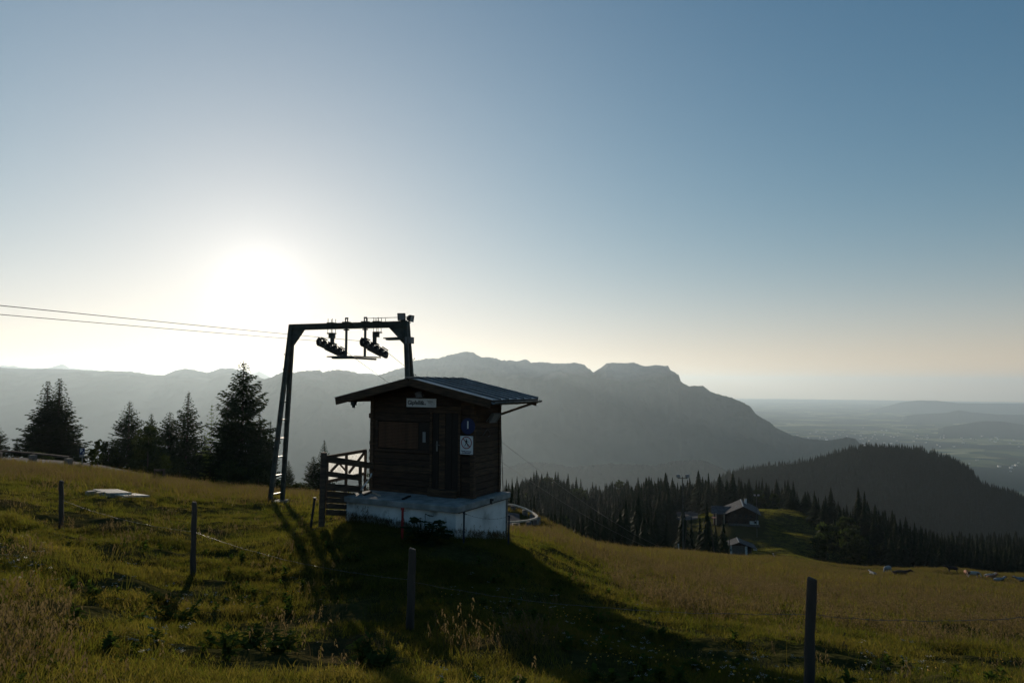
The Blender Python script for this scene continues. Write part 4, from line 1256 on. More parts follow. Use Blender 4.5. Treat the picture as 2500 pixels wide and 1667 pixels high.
for i in range(9):
    a = P(222 + i * 9, 1199 + i * 1.6, 24.2); r_ = random.Random(i)
    mb.box(a - Vector((0, 0, .10)), (0.34, 0.28, 0.16 + r_.uniform(0, .08)), Matrix.Rotation(r_.uniform(0, 3), 3, 'Z'))
o = mb.build('stone_edging', M_STONE, bevel=0.03); tag(o, 'dark stones under the front edge of the board covers', kind='stuff')

# ------------------------------------------------------------------ parking sign, young tree with stakes
def gp(px, depth, dz=0.0): return G(px, depth, dz)
pb = gp(211, 53.0); ps_ = empty('parking_sign', pb); tag(ps_, 'blue parking sign P2 on a pole beside the large twin spruce', 'sign')
tz = P(211, 1094, 53).z - pb.z
mb = MB(); mb.tube([(0, 0, -.2), (0, 0, tz + .05)], 0.04, 8); mb.build('pole', M_GALV, ps_)
MB().box((0, -0.05, tz - 0.22), (0.36, 0.03, 0.46)).build('panel', M_BLUE, ps_, bevel=0.006)
text_mesh('P', 0.34, M_WHITE, 'lettering', ps_, (-0.14, -0.068, tz - 0.30), RX90, bold=.008)
text_mesh('2', 0.17, M_WHITE, 'lettering', ps_, (0.05, -0.068, tz - 0.38), RX90, bold=.005)
MB().box((0, -0.05, tz - 0.56), (0.34, 0.03, 0.14)).build('panel', M_GREYP, ps_, bevel=0.004)

# ------------------------------------------------------------------ trees
def leaf_mat(name, c1, c2, tcol, k=0.35, sc=0.8):
    return mat(name, c1, c2, scale=sc, rough=0.7, detail=3, spec=0.02, transl=(k, tcol))
M_SPR = leaf_mat('spruce_needles', (0.022, 0.034, 0.016), (0.012, 0.020, 0.010), (1.6, 2.0, 0.9), 0.28)
M_LAR = leaf_mat('larch_needles', (0.060, 0.085, 0.030), (0.035, 0.052, 0.02), (2.0, 2.2, 1.0), 0.45)
M_DEC = leaf_mat('broad_leaves', (0.032, 0.044, 0.018), (0.016, 0.024, 0.010), (1.7, 1.8, 0.9), 0.33)
M_BARK = mat('bark', (0.07, 0.055, 0.042), (0.035, 0.028, 0.022), scale=6, stretch=(1, 1, 0.3), rough=0.9, bump=0.02, bscale=14)

def spruce_crown(H, R, seed, dense=1.0, droop=0.25, twig=0.34, narrow=0.85, tipw=0.0, skirt=0.03, leanx=0.0):
    """numpy foliage of a spruce: drooping branches set with short twigs"""
    r = np.random.default_rng(seed)
    V = []; 
    nwh = int(H / 0.175 * dense)
    zs = np.linspace(skirt, 0.985, nwh)
    for t in zs:
        z = H * t
        rad = R * (1 - t) ** narrow * (1 - 0.25 * max(0, 0.12 - t) / 0.12) + 0.02
        nb_ = max(4, int((5 + 7 * (1 - t)) * dense))
        a0 = r.uniform(0, 6.28)
        for b in range(nb_):
            a = a0 + 6.283 * b / nb_ + r.normal(0, .25)
            ln = rad * r.uniform(0.62, 1.12) * (1.25 if r.random() < .06 else 1)
            m = max(2, int(ln / 0.13))
            s = np.linspace(0.12, 1, m)
            dz = (0.28 * (t > 0.6) - droop * (1 - t)) * s * ln + 0.16 * ln * s ** 3
            bx = np.cos(a) * s * ln; by = np.sin(a) * s * ln; bz = z + dz + r.normal(0, 0.02, m)
            for q in (-1, 1, 0):
                tl = twig * (1.1 - 0.5 * s) * r.uniform(0.6, 1.25, m) * (0.22 + 0.78 * min(1, ln / 0.9))
                ang = a + q * r.uniform(0.5, 1.0, m)
                ex = bx + np.cos(ang) * tl; ey = by + np.sin(ang) * tl
                ez = bz - tl * r.uniform(0.15, 0.75, m) * (1 if q else 0.2)
                w = 0.078 * (0.45 + 0.55 * min(1, ln)) * (0.7 + 0.6 * r.random(m))
                px_, py_ = -np.sin(ang), np.cos(ang)
                mxx, myy, mzz = (bx + ex) / 2, (by + ey) / 2, (bz + ez) / 2
                up = r.uniform(-0.05, .05, m)
                quad = np.stack([np.stack([bx, by, bz], -1), np.stack([mxx + px_ * w, myy + py_ * w, mzz + up], -1),
                                 np.stack([ex, ey, ez], -1), np.stack([mxx - px_ * w, myy - py_ * w, mzz - up], -1)], 1)
                V.append(quad)
    V = np.concatenate(V)
    if leanx: V[..., 0] += leanx * (V[..., 2] / H) ** 2
    return V
def quads_mesh(name, V, m):
    n = len(V)
    me = bpy.data.meshes.new(name)
    me.vertices.add(n * 4); me.vertices.foreach_set('co', V.astype(np.float32).ravel())
    me.loops.add(n * 4); me.loops.foreach_set('vertex_index', np.arange(n * 4, dtype=np.int32))
    me.polygons.add(n); me.polygons.foreach_set('loop_start', np.arange(0, n * 4, 4, dtype=np.int32))
    me.polygons.foreach_set('loop_total', np.full(n, 4, dtype=np.int32))
    me.update(calc_edges=True); me.materials.append(m)
    return me
def trunk_mesh(H, r0, seed=0, name='trunk', limbs=0):
    mb = MB(); rr_ = random.Random(seed)
    k = 8
    mb.tube([(rr_.uniform(-.02, .02) * H * .1, rr_.uniform(-.02, .02) * H * .1, -0.4 + (H * 1.01 + .4) * i / (k - 1)) for i in range(k)], [r0 * (1 - .93 * i / (k - 1)) for i in range(k)], 8)
    me = bpy.data.meshes.new(name); me.from_pydata([tuple(v) for v in mb.v], [], mb.f); me.update(); me.materials.append(M_BARK)
    return me
def blob_crown(H, R, seed, n=2600, z0=0.25, leaf=0.16, clumps=26):
    r = np.random.default_rng(seed)
    cz = r.uniform(z0, 1.0, clumps); prof = np.sqrt(np.clip(1 - ((cz - 0.55) / 0.5) ** 2, 0.08, 1))
    ca = r.uniform(0, 6.28, clumps); cr = R * prof * np.sqrt(r.uniform(0.05, 1, clumps)) * .8
    C = np.stack([np.cos(ca) * cr, np.sin(ca) * cr, cz * H * .93], -1)
    k = r.integers(0, clumps, n)
    off = r.normal(0, 1, (n, 3)); off /= np.linalg.norm(off, axis=1)[:, None]
    off *= (R * 0.34 * r.uniform(0.3, 1.1, n) ** .6)[:, None]
    c = C[k] + off * [1, 1, .8]
    d1 = r.normal(0, 1, (n, 3)); d1 /= np.linalg.norm(d1, axis=1)[:, None]
    d2 = np.cross(d1, r.normal(0, 1, (n, 3))); d2 /= np.linalg.norm(d2, axis=1)[:, None]
    l = leaf * r.uniform(.6, 1.3, n)[:, None]
    return np.stack([c - d1 * l * .6, c + d2 * l * .35, c + d1 * l * .6, c - d2 * l * .35], 1)
def make_tree(name, crown_me, trunk_me, loc, label, cat, rz=0, s=1.0, sx=1.0, group=None):
    e = empty(name, loc, rz); tag(e, label, cat, group)
    for nm, me in (('trunk', trunk_me), ('crown', crown_me)):
        o = bpy.data.objects.new(nm, me); COL.objects.link(o); o.parent = e
    e.scale = (s * sx, s * sx, s)
    return e
# px of tip, row of tip, half width in px, depth, kind, label
NEAR = [
 (133, 922, 76, 66, 'twin', 'broad twin topped spruce left of the parking sign'),
 (-8, 1030, 34, 60, 'a', 'dark spruce cut off by the left edge above the guard rail'),
 (42, 1068, 20, 64, 'b', 'small dark spruce between the left edge and the twin topped spruce'),
 (317, 980, 54, 60, 'a', 'medium spruce beside the leafy tree, third cluster from the left'),
 (461, 957, 56, 58, 'b', 'pointed spruce left of the larch'),
 (415, 1006, 42, 59, 'c', 'shorter spruce leaning on the left side of the pointed spruce'),
 (595, 884, 72, 57, 'c', 'tallest spruce, just left of the pylon'),
 (556, 972, 44, 56, 'a', 'side spruce forming the left shoulder of the tallest spruce'),
 (634, 1000, 34, 58, 'b', 'spruce filling the right foot of the tallest spruce'),
 (661, 1027, 28, 59, 'b', 'slim spruce seen between the two members of the pylon leg'),
 (705, 1124, 24, 62, 'a', 'small spruce just right of the pylon leg'),
 (792, 1074, 34, 61, 'b', 'spruce rising behind the top post of the board fence'),
 (766, 1114, 30, 61, 'c', 'low bushy spruce left of the board fence'),
 (370, 1010, 30, 62, 'c', 'spruce half hidden behind the leafy tree'),
 (500, 1060, 34, 61, 'a', 'low spruce behind the foot of the larch'),
]
_cr = {}
Hp, Rp = 10.0, 2.9
_cr['a'] = quads_mesh('crown', spruce_crown(Hp, Rp, 1), M_SPR)
_cr['b'] = quads_mesh('crown', spruce_crown(Hp, Rp * .92, 2, narrow=0.95), M_SPR)
_cr['c'] = quads_mesh('crown', spruce_crown(Hp, Rp * 1.05, 3, narrow=0.75, twig=0.42), M_SPR)
tw = np.concatenate([spruce_crown(Hp * .975, Rp * .62, 5, dense=1.1) + [-0.36, 0, 0], spruce_crown(Hp, Rp * .62, 6, dense=1.1) + [0.26, 0.1, 0], spruce_crown(Hp * .80, Rp * 1.08, 7, dense=1.15, narrow=.8)])
_cr['twin'] = quads_mesh('crown', tw, M_SPR)
_tr = trunk_mesh(Hp, 0.19, 1)
mb = MB()
mb.tube([(-0.36, 0, -.4), (-0.36, 0, Hp * .93)], [.17, .02], 8); mb.tube([(0.26, .1, -.4), (0.26, .1, Hp * .96)], [.17, .02], 8)
_tr2 = bpy.data.meshes.new('trunk'); _tr2.from_pydata([tuple(v) for v in mb.v], [], mb.f); _tr2.materials.append(M_BARK)
for i, (px, py, hw, dep, k, lab) in enumerate(NEAR):
    dep = dep * 1.85
    tip = P(px, py, dep); g = ground(tip.x, dep)
    H = tip.z - g + 0.1
    s = H / Hp
    wid = hw * dep / F
    sx = 1.62 * wid / (Rp * s)
    make_tree('spruce_tree', _cr[k], _tr2 if k == 'twin' else _tr, (tip.x, dep, g - .1), lab, 'spruce', rz=(0.0 if k == 'twin' else i * 1.3), s=s, sx=sx * (1.0 if k != 'twin' else 1.0))
# larch
tip = P(518, 988, 104.0); g = ground(tip.x, 104.0); H = tip.z - g
lc = quads_mesh('crown', spruce_crown(H / 1.8, 1.25, 11, dense=0.55, droop=0.1, twig=0.30, narrow=0.7, skirt=0.12) * 1.8, M_LAR)
make_tree('larch_tree', lc, trunk_mesh(H, 0.10, 4), (tip.x, 104.0, g), 'slender pale green larch between the two tall spruces', 'larch')
# leafy trees and bushes
def leafy(px, py, hw, dep, lab, seed, n=3200, m=M_DEC, name='broadleaf_tree', cat='tree', z0=.15, leaf=.17, tr=0.09):
    if dep > 54.9: dep *= 1.7; leaf *= 1.55; tr *= 1.5
    tip = P(px, py, dep); g = ground(tip.x, dep); H = tip.z - g; R = hw * dep / F
    make_tree(name, quads_mesh('crown', blob_crown(H, R, seed, n, z0=z0, leaf=leaf, clumps=34), m), trunk_mesh(H * .8, tr, seed), (tip.x, dep, g), lab, cat)
leafy(364, 1038, 42, 57, 'round leafy tree with shining leaves between two spruces', 21, 4200)
leafy(266, 1074, 26, 58, 'leafy bush at the left foot of the medium spruce', 22, 2600)
leafy(240, 1066, 11, 54, 'thin young tree with twisted top just right of the parking sign', 23, 700, z0=.3, leaf=.13, tr=.04)
leafy(226, 1092, 11, 54.5, 'thin young tree close beside the parking sign', 24, 600, z0=.3, leaf=.13, tr=.04)
leafy(186, 1128, 20, 56, 'low bush at the right foot of the twin topped spruce', 25, 1500, z0=.05)
leafy(405, 1108, 13, 47, 'young staked tree in front of the dark spruces', 26, 420, z0=.45, leaf=.12, tr=.03)
leafy(735, 1178, 34, 60, 'low bush behind the meadow between pylon and board fence', 27, 2400, z0=.0)
leafy(690, 1176, 22, 60, 'low bush just right of the pylon foot', 28, 1500, z0=.0)
leafy(906, 1128, 16, 33, 'small leafy bush seen between the net fence and the hut', 29, 1200, z0=.0, leaf=.10)
leafy(330, 1128, 34, 56, 'low dark undergrowth between the medium spruce and the leafy tree', 31, 2200, z0=.0)
leafy(440, 1120, 34, 56, 'low dark undergrowth at the feet of the two pointed spruces', 32, 2200, z0=.0)
leafy(560, 1126, 44, 55.5, 'low dark undergrowth under the left side of the tallest spruce', 33, 2800, z0=.0)
leafy(632, 1140, 34, 56, 'low dark undergrowth between the tallest spruce and the pylon', 34, 2200, z0=.0)
leafy(100, 1108, 40, 60, 'low dark undergrowth behind the guard rail under the twin topped spruce', 35, 2600, z0=.0)
sk = gp(403, 46.6)
e = empty('tree_stakes', sk); tag(e, 'pale wooden stake frame round the young tree', 'stake frame')
for dx, dy in ((-.30, -.25), (.30, -.25), (.0, .3)):
    MB().box((dx, dy, .35), (.06, .06, 1.1)).build('stake', M_WOODG, e)
mb = MB(); mb.box((0, -.25, .84), (.70, .05, .07)); mb.build('crossbar', M_WOODG, e)
mb = MB(); mb.beam((-.3, -.25, .76), (0, .3, .76), .05, .07); mb.build('crossbar', M_WOODG, e)
mb = MB(); mb.beam((.3, -.25, .76), (0, .3, .76), .05, .07); mb.build('crossbar', M_WOODG, e)

# ------------------------------------------------------------------ the woods further off
M_SPRF = leaf_mat('far_spruce_needles', (0.020, 0.030, 0.015), (0.012, 0.019, 0.010), (1.4, 1.7, 0.9), 0.10)
def lod_spruce(seed, H=18.0, R=3.2, levels=15, arms=11, m=M_SPRF, narrow=.85):
    r = np.random.default_rng(seed); V = []
    for k in range(levels):
        t = 0.03 + 0.95 * (k / (levels - 1)) ** 0.95
        z = H * t; rad = R * (1 - t) ** narrow + 0.22
        for a in np.arange(arms) * 6.283 / arms + r.uniform(0, 6.28):
            a = a + r.normal(0, .2); l = rad * r.uniform(.65, 1.15); w = 0.42 * rad + .10
            c, s = math.cos(a), math.sin(a)
            dz = H / levels
            V.append([(0, 0, z + dz * .9), (c * l * .6 - s * w * .5, s * l * .6 + c * w * .5, z + dz * .15), (c * l, s * l, z - dz * .75), (c * l * .6 + s * w * .5, s * l * .6 - c * w * .5, z + dz * .05)])
    return quads_mesh('spruce', np.array(V), m)
LOD = [lod_spruce(40 + k, narrow=(1.05, 1.1, 1.2, 1.0)[k], R=(6.2, 5.6, 5.2, 6.6)[k]) for k in range(4)]
def lod_leafy(seed, H=12., R=4.2, n=420):
    return quads_mesh('broadleaf', blob_crown(H, R, seed, n, z0=.1, leaf=1.3, clumps=22), M_DEC)
LODD = [lod_leafy(60), lod_leafy(61)]
rt = np.random.default_rng(12)
trees = []     # px, depth, height, kind
def scatter(px0, px1, d0, d1, n, h0, h1, leafy=.05, gap=None):
    for _ in range(n):
        d = math.exp(rt.uniform(math.log(d0), math.log(d1))); p = rt.uniform(px0, px1)
        if gap and gap(p, d): continue
        trees.append((p, d, rt.uniform(h0, h1), 'd' if rt.random() < leafy else 's'))
# named groups: each tree is an object
def place_wood(lst, name, label, group):
    for (p, d, h, k) in lst:
        g_ = G(p, d)
        me = LOD[int(rt.integers(0, 4))] if k == 's' else LODD[int(rt.integers(0, 2))]
        base_h = 18.0 if k == 's' else 12.0
        o = bpy.data.objects.new('spruce_tree' if k == 's' else 'broadleaf_tree', me); COL.objects.link(o)
        o.location = g_ - Vector((0, 0, .4)); s = h / base_h; w = s * rt.uniform(.85, 1.2)
        o.scale = (w, w, s); o.rotation_euler = (0, 0, rt.uniform(0, 6.28))
        if k == 's': tag(o, label, 'spruce', group)
        else: tag(o, label.replace('spruce', 'broadleaf tree'), 'tree', group.replace('spruces', 'broadleaf trees'))
def tipwood(lst, label_fn=None):
    """trees given by tip pixel and depth, unique labels"""
    for (px, py, d, wpx, k, lab) in lst:
        g_ = G(px, d); tip = P(px, py, d); h = tip.z - g_.z + .4
        me = LOD[int(rt.integers(0, 4))] if k == 's' else LODD[int(rt.integers(0, 2))]
        o = bpy.data.objects.new('spruce_tree' if k == 's' else 'broadleaf_tree', me); COL.objects.link(o)
        o.location = g_ - Vector((0, 0, .4)); s = h / (18. if k == 's' else 12.)
        w = (wpx * d / F) / (3.1 if k == 's' else 4.6)
        o.scale = (w, w, s); o.rotation_euler = (0, 0, rt.uniform(0, 6.28))
        tag(o, lab, 'spruce' if k == 's' else 'tree')
tipwood([
 (1722, 1229, 150, 26, 's', 'tall dark spruce left of the farmhouse rising above its wing'),
 (1705, 1262, 160, 18, 's', 'spruce standing against the left flank of the tall spruce by the farmhouse'),
 (1761, 1270, 160, 18, 's', 'spruce in front of the farmhouse terrace, left of the small barn'),
 (1742, 1282, 158, 16, 's', 'low spruce between the leaning pole and the barn'),
 (1664, 1237, 152, 20, 's', 'dark spruce directly at the foot of the tall floodlight mast'),
 (1684, 1262, 156, 14, 's', 'slim spruce just right of the floodlight mast'),
 (1625, 1259, 165, 22, 's', 'spruce with pale top left of the floodlight mast'),
 (1598, 1251, 172, 24, 's', 'second spruce left of the floodlight mast'),
 (1238, 1173, 120, 12, 's', 'first of the small spruces right of the hut wall'),
 (1252, 1171, 124, 13, 's', 'tallest of the small spruces right of the hut wall'),
 (1268, 1184, 122, 14, 's', 'rightmost of the small spruces right of the hut wall'),
 (1926, 1194, 300, 15, 's', 'lone spruce on the skyline of the green knoll'),
 (1960, 1200, 296, 17, 's', 'second lone spruce on the green knoll, further right'),
 (1985, 1212, 280, 22, 's', 'dark spruce at the start of the trees going down the knoll'),
 (2004, 1222, 272, 24, 's', 'broad spruce low on the shoulder of the knoll'),
 (1885, 1204, 320, 16, 'd', 'rounded tree just behind the knoll right of the farm lamp'),
 (1848, 1196, 330, 22, 'd', 'round crowned tree behind the farmhouse roof ridge'),
 (1790, 1192, 330, 20, 's', 'spruce behind the middle of the farmhouse roof'),
 (1768, 1186, 335, 18, 's', 'tallest spruce behind the farmhouse wing'),
 (1752, 1196, 332, 16, 's', 'spruce behind the left end of the farmhouse wing'),
])
W1 = []
trees = W1; scatter(1225, 1560, 430, 660, 118, 14, 26)
place_wood(W1, 'spruce_tree', 'one of the dark spruces on the wooded spur right of the hut', 'spruces on the wooded spur')
W2 = []
trees = W2; scatter(1280, 1600, 150, 330, 64, 8, 17, .04)
place_wood(W2, 'spruce_tree', 'one of the dark spruces just below the meadow edge right of the road bend', 'spruces below the meadow edge')
W3 = []
trees = W3; scatter(1555, 1720, 395, 470, 46, 12, 17)
place_wood(W3, 'spruce_tree', 'one of the spruces in the row behind the car park', 'spruces behind the car park')
W4 = []
def slope_px(d): return 1990 + (d - 235) * 0.0
trees = W4
for _ in range(62):
    t = rt.random(); p = 1990 + 230 * t; d = rt.uniform(215, 300) - 20 * t
    trees.append((p + rt.normal(0, 6), d + rt.normal(0, 8) + 10, rt.uniform(7, 12) * (1 - .2 * t), 'd' if rt.random() < .35 else 's'))
place_wood(W4, 'spruce_tree', 'one of the dark spruces on the right flank of the green knoll', 'spruces on the flank of the knoll')

# forests too dense to count: instanced stuff
def gn_instances(name, pts, scl, rotz, idx, protos, tilt=None):
    """pts Nx3; instances protos[idx] with scale and z rotation"""
    me = bpy.data.meshes.new(name)
    me.vertices.add(len(pts)); me.vertices.foreach_set('co', np.asarray(pts, np.float32).ravel())
    a = me.attributes.new('sc', 'FLOAT_VECTOR', 'POINT'); a.data.foreach_set('vector', np.asarray(scl, np.float32).ravel())
    rot = np.zeros((len(pts), 3), np.float32); rot[:, 2] = rotz
    if tilt is not None: rot[:, 0] = tilt[:, 0]; rot[:, 1] = tilt[:, 1]
    b = me.attributes.new('ro', 'FLOAT_VECTOR', 'POINT'); b.data.foreach_set('vector', rot.ravel())
    c = me.attributes.new('ix', 'INT', 'POINT'); c.data.foreach_set('value', np.asarray(idx, np.int32))
    o = bpy.data.objects.new(name, me); COL.objects.link(o)
    pc_ = bpy.data.collections.new(name + '_source')
    for k, pm in enumerate(protos):
        po = bpy.data.objects.new('%s_source_%02d' % (name, k), pm); pc_.objects.link(po)
    ng = bpy.data.node_groups.new(name + '_scatter', 'GeometryNodeTree')
    ng.interface.new_socket('Geometry', in_out='INPUT', socket_type='NodeSocketGeometry')
    ng.interface.new_socket('Geometry', in_out='OUTPUT', socket_type='NodeSocketGeometry')
    gi = ng.nodes.new('NodeGroupInput'); go = ng.nodes.new('NodeGroupOutput')
    m2p = ng.nodes.new('GeometryNodeMeshToPoints')
    iop = ng.nodes.new('GeometryNodeInstanceOnPoints')
    ci = ng.nodes.new('GeometryNodeCollectionInfo'); ci.inputs['Collection'].default_value = pc_
    ci.inputs['Separate Children'].default_value = True; ci.inputs['Reset Children'].default_value = True
    def attr(n, t):
        q = ng.nodes.new('GeometryNodeInputNamedAttribute'); q.data_type = t; q.inputs['Name'].default_value = n; return q.outputs['Attribute']
    ng.links.new(gi.outputs[0], m2p.inputs['Mesh'])
    ng.links.new(m2p.outputs['Points'], iop.inputs['Points'])
    ng.links.new(ci.outputs[0], iop.inputs['Instance'])
    iop.inputs['Pick Instance'].default_value = True
    ng.links.new(attr('ix', 'INT'), iop.inputs['Instance Index'])
    ng.links.new(attr('sc', 'FLOAT_VECTOR'), iop.inputs['Scale'])
    e2r = ng.nodes.new('FunctionNodeEulerToRotation')
    ng.links.new(attr('ro', 'FLOAT_VECTOR'), e2r.inputs[0]); ng.links.new(e2r.outputs[0], iop.inputs['Rotation'])
    ng.links.new(iop.outputs[0], go.inputs[0])
    md = o.modifiers.new('scatter', 'NODES'); md.node_group = ng
    return o
def wood_stuff(name, px, d, h, lab):
    px = np.array(px); d = np.array(d); h = np.array(h)
    x = (px - 1250) / F * d; z = ground_np(x, d) - .5
    s = h / 18.0; w = s * rt.uniform(.85, 1.25, len(s))
    o = gn_instances(name, np.stack([x, d, z], -1), np.stack([w, w, s], -1), rt.uniform(0, 6.28, len(s)), rt.integers(0, 4, len(s)), LOD)
    return tag(o, lab, kind='stuff')
n = 1900
pxs = rt.uniform(1150, 1760, n); ds = np.exp(rt.uniform(math.log(300), math.log(900), n))
k = ~((pxs > 1600) & (pxs < 1735) & (ds < 400)) & ~((pxs > 1560) & (ds < 420) & (ds > 250))
pa, da = pxs[k], ds[k]
n = 2000
pb2 = rt.uniform(2080, 2700, n); db = np.exp(rt.uniform(math.log(218), math.log(800), n)); kb = db > 218 + (pb2 < 2150) * 40
pc2 = rt.uniform(1700, 2150, 900); dc = np.exp(rt.uniform(math.log(345), math.log(800), 900))
pd2 = rt.uniform(1225, 1640, 800); dd2 = np.exp(rt.uniform(math.log(135), math.log(430), 800))
kd = (dd2 > 150) | (pd2 > 1330)
kd &= ~((pd2 > 1590) & (dd2 < 260))
px_all = np.concatenate([pa, pb2[kb], pc2, pd2[kd]]); d_all = np.concatenate([da, db[kb], dc, dd2[kd]])
wood_stuff('forest', px_all, d_all, rt.uniform(8, 21, len(px_all)) ** 1.0 * np.clip(d_all / 300, .55, 1), 'dense dark spruce forest on the slopes below the meadow')
n = 300
wood_stuff('forest', rt.uniform(-500, 900, 700), np.exp(rt.uniform(math.log(150), math.log(330), 700)), rt.uniform(6, 10, 700), 'spruce forest falling away behind the left part of the meadow')

# trees on the dark wooded hill
LODS = [lod_spruce(80 + k, H=13, R=3.3, levels=6, arms=6) for k in range(3)]
me = hill_dark.data; co = np.zeros(len(me.vertices) * 3, np.float32); me.vertices.foreach_get('co', co); co = co.reshape(-1, 3)
nr_, nc_ = 90 + 44, 420
CO = co.reshape(-1, nc_, 3)
rows_ = CO.shape[0]
NT = 52000
ri = rt.uniform(34, min(rows_ - 2, 108), NT); cj = rt.uniform(0, nc_ - 1.01, NT)
i0, j0 = ri.astype(int), cj.astype(int); fi, fj = (ri - i0)[:, None], (cj - j0)[:, None]
pt = (CO[i0, j0] * (1 - fi) * (1 - fj) + CO[i0 + 1, j0] * fi * (1 - fj) + CO[i0, j0 + 1] * (1 - fi) * fj + CO[i0 + 1, j0 + 1] * fi * fj)
hh = rt.uniform(0.45, 1.15, NT)
o = gn_instances('hill_forest', pt - [0, 0, 1.5], np.stack([hh, hh, hh], -1), rt.uniform(0, 6.28, NT), rt.integers(0, 3, NT), LODS)
tag(o, 'dark spruce forest covering the big rounded hill on the right', kind='stuff')
# ------------------------------------------------------------------ farm on the knoll
M_ROOF = mat('grey_shingle_roof', (0.085, 0.086, 0.09), (0.05, 0.05, 0.053), scale=1.2, rough=0.9, bump=0.03, bscale=5, spec=.05)
M_FW = mat('dark_farm_timber', (0.050, 0.032, 0.022), (0.026, 0.018, 0.014), scale=2, stretch=(1, 1, .3), rough=0.85, bump=0.01)
M_BARN = mat('grey_barn_boards', (0.13, 0.115, 0.10), (0.075, 0.066, 0.06), scale=2, stretch=(3, 3, .3), rough=0.85, bump=0.01)
M_PINK = mat('reddish_parasol_cloth', (0.45, 0.16, 0.12), (0.35, 0.12, 0.09), scale=2, rough=0.8)
M_WIN = mat('dark_window_glass', (0.02, 0.025, 0.03), (0.015, 0.02, 0.025), scale=2, rough=0.1, spec=0.8)

fb = P(1808, 1281, 255.0)
FA = math.radians(14.7)
fz = ground(fb.x, 255.0)
farm = empty('farmhouse', (fb.x, 255.0, fz), -FA)
tag(farm, 'alpine farmhouse with wide grey shingle roofs standing on the green knoll', 'farmhouse')
FM = Matrix.Translation((fb.x, 255.0, fz)) @ Matrix.Rotation(-FA, 4, 'Z')
h_ap = 6.6; hw_ = 5.9; fx = 0.9
def gz_(x): return h_ap - abs(x - fx) * 0.47
# main block walls
wallp = [(fx - hw_ + .9, 0, -1.5), (fx + hw_ - .9, 0, -1.5), (fx + hw_ - .9, 0, gz_(fx + hw_ - .9) - .25), (fx, 0, h_ap - .25), (fx - hw_ + .9, 0, gz_(fx + hw_ - .9) - .25)]
MB().prism(wallp, (0, 0, 0), (0, 14.0, 0)).build('wall', M_FW, farm)
MB().box((fx + 3.6, -0.06, 1.0), (2.9, .12, 1.5)).build('white_wall', M_PLAS, farm)
wn = MB().box((fx + 4.0, -.14, 1.05), (.7, .06, .8)).build('window', M_FW, farm); MB().box((fx + 4.0, -.18, 1.05), (.55, .03, .65)).build('pane', M_WIN, wn)
for i, x in enumerate((-2.6, -0.9, 0.9, 2.6)):
    wn = MB().box((fx + x, -.05, 3.0), (.9, .1, 1.1)).build('window', M_FW, farm); MB().box((fx + x, -.11, 3.0), (.7, .03, .9)).build('pane', M_WIN, wn)
MB().box((fx - .6, -.85, 2.1), (9.2, .12, .9)).build('balcony', M_FW, farm)
MB().box((fx + .2, -1.2, .15), (10.4, .1, .8)).build('terrace_wall', M_BARN, farm)
for s in (-1, 1):
    # roof slope with its own thickness, built of courses
    for k in range(7):
        t0, t1 = k / 7, (k + 1) / 7
        x0, x1 = fx + s * hw_ * t0, fx + s * hw_ * t1
        MB().beam((0, 0, 0), (0, 0, 1), .01, .01) if False else None
        poly = [(x0, -1.6, gz_(x0)), (x1 + s * .08, -1.6, gz_(x1) - .02), (x1 + s * .08, -1.6, gz_(x1) - .14), (x0, -1.6, gz_(x0) - .16)]
        MB().prism(poly, (0, 0, 0), (0, 16.8, 0)).build('roof_course', M_ROOF, farm)
MB().box((fx, 6.8, h_ap + .05), (.45, 16.8, .10)).build('ridge_cap', M_GALV, farm)
ch = MB().box((fx + 1.4, 9.5, h_ap + .1), (.8, .8, 1.7)).build('chimney', M_PLAS, farm)
MB().box((fx + 1.4, 9.5, h_ap + 1.05), (1.0, 1.0, .15)).build('chimney_cap', M_CONC, ch)
sk_ = MB().box((fx - 2.0, 3.2, gz_(fx - 2.0) + .05), (.7, .8, .08), Matrix.Rotation(-.44, 3, 'Y')).build('skylight', M_WIN, farm)
# wing on the left, ridge across
wx0, wx1 = -9.8, fx - 1.0
wzr, wzf = 5.0, 2.9
poly = [(wx0 + .7, 4.6, -1.5), (wx0 + .7, 10.4, -1.5), (wx0 + .7, 10.4, 3.0), (wx0 + .7, 7.5, 4.7), (wx0 + .7, 4.6, 3.0)]
MB().prism(poly, (0, 0, 0), (wx1 - wx0 - .8, 0, 0)).build('wing_wall', M_FW, farm)
for s in (-1, 1):
    for k in range(5):
        t0, t1 = k / 5, (k + 1) / 5
        y0, y1 = 7.5 + s * 4.3 * t0, 7.5 + s * 4.3 * t1
        z0, z1 = wzr - 2.1 * t0, wzr - 2.1 * t1
        poly = [(wx0, y0, z0), (wx0, y1 + s * .08, z1 - .02), (wx0, y1 + s * .08, z1 - .14), (wx0, y0, z0 - .16)]
        MB().prism(poly, (0, 0, 0), (wx1 - wx0, 0, 0)).build('roof_course', M_ROOF, farm)
for x in (wx0 + 1.6, -5.4): MB().box((x, 3.4, 1.0), (.35, .35, 4.2)).build('post', M_PALEW, farm)
mb = MB(); mb.disc((wx0 + .9, 1.9, 1.7), (0, 0, 1), .9, .06, 12); mb.tube([(wx0 + .9, 1.9, -.6), (wx0 + .9, 1.9, 1.9)], .04, 6)
o = mb.build('parasol', M_PINK); o.matrix_world = FM; tag(o, 'reddish parasol at the left end of the farmhouse terrace', 'parasol')

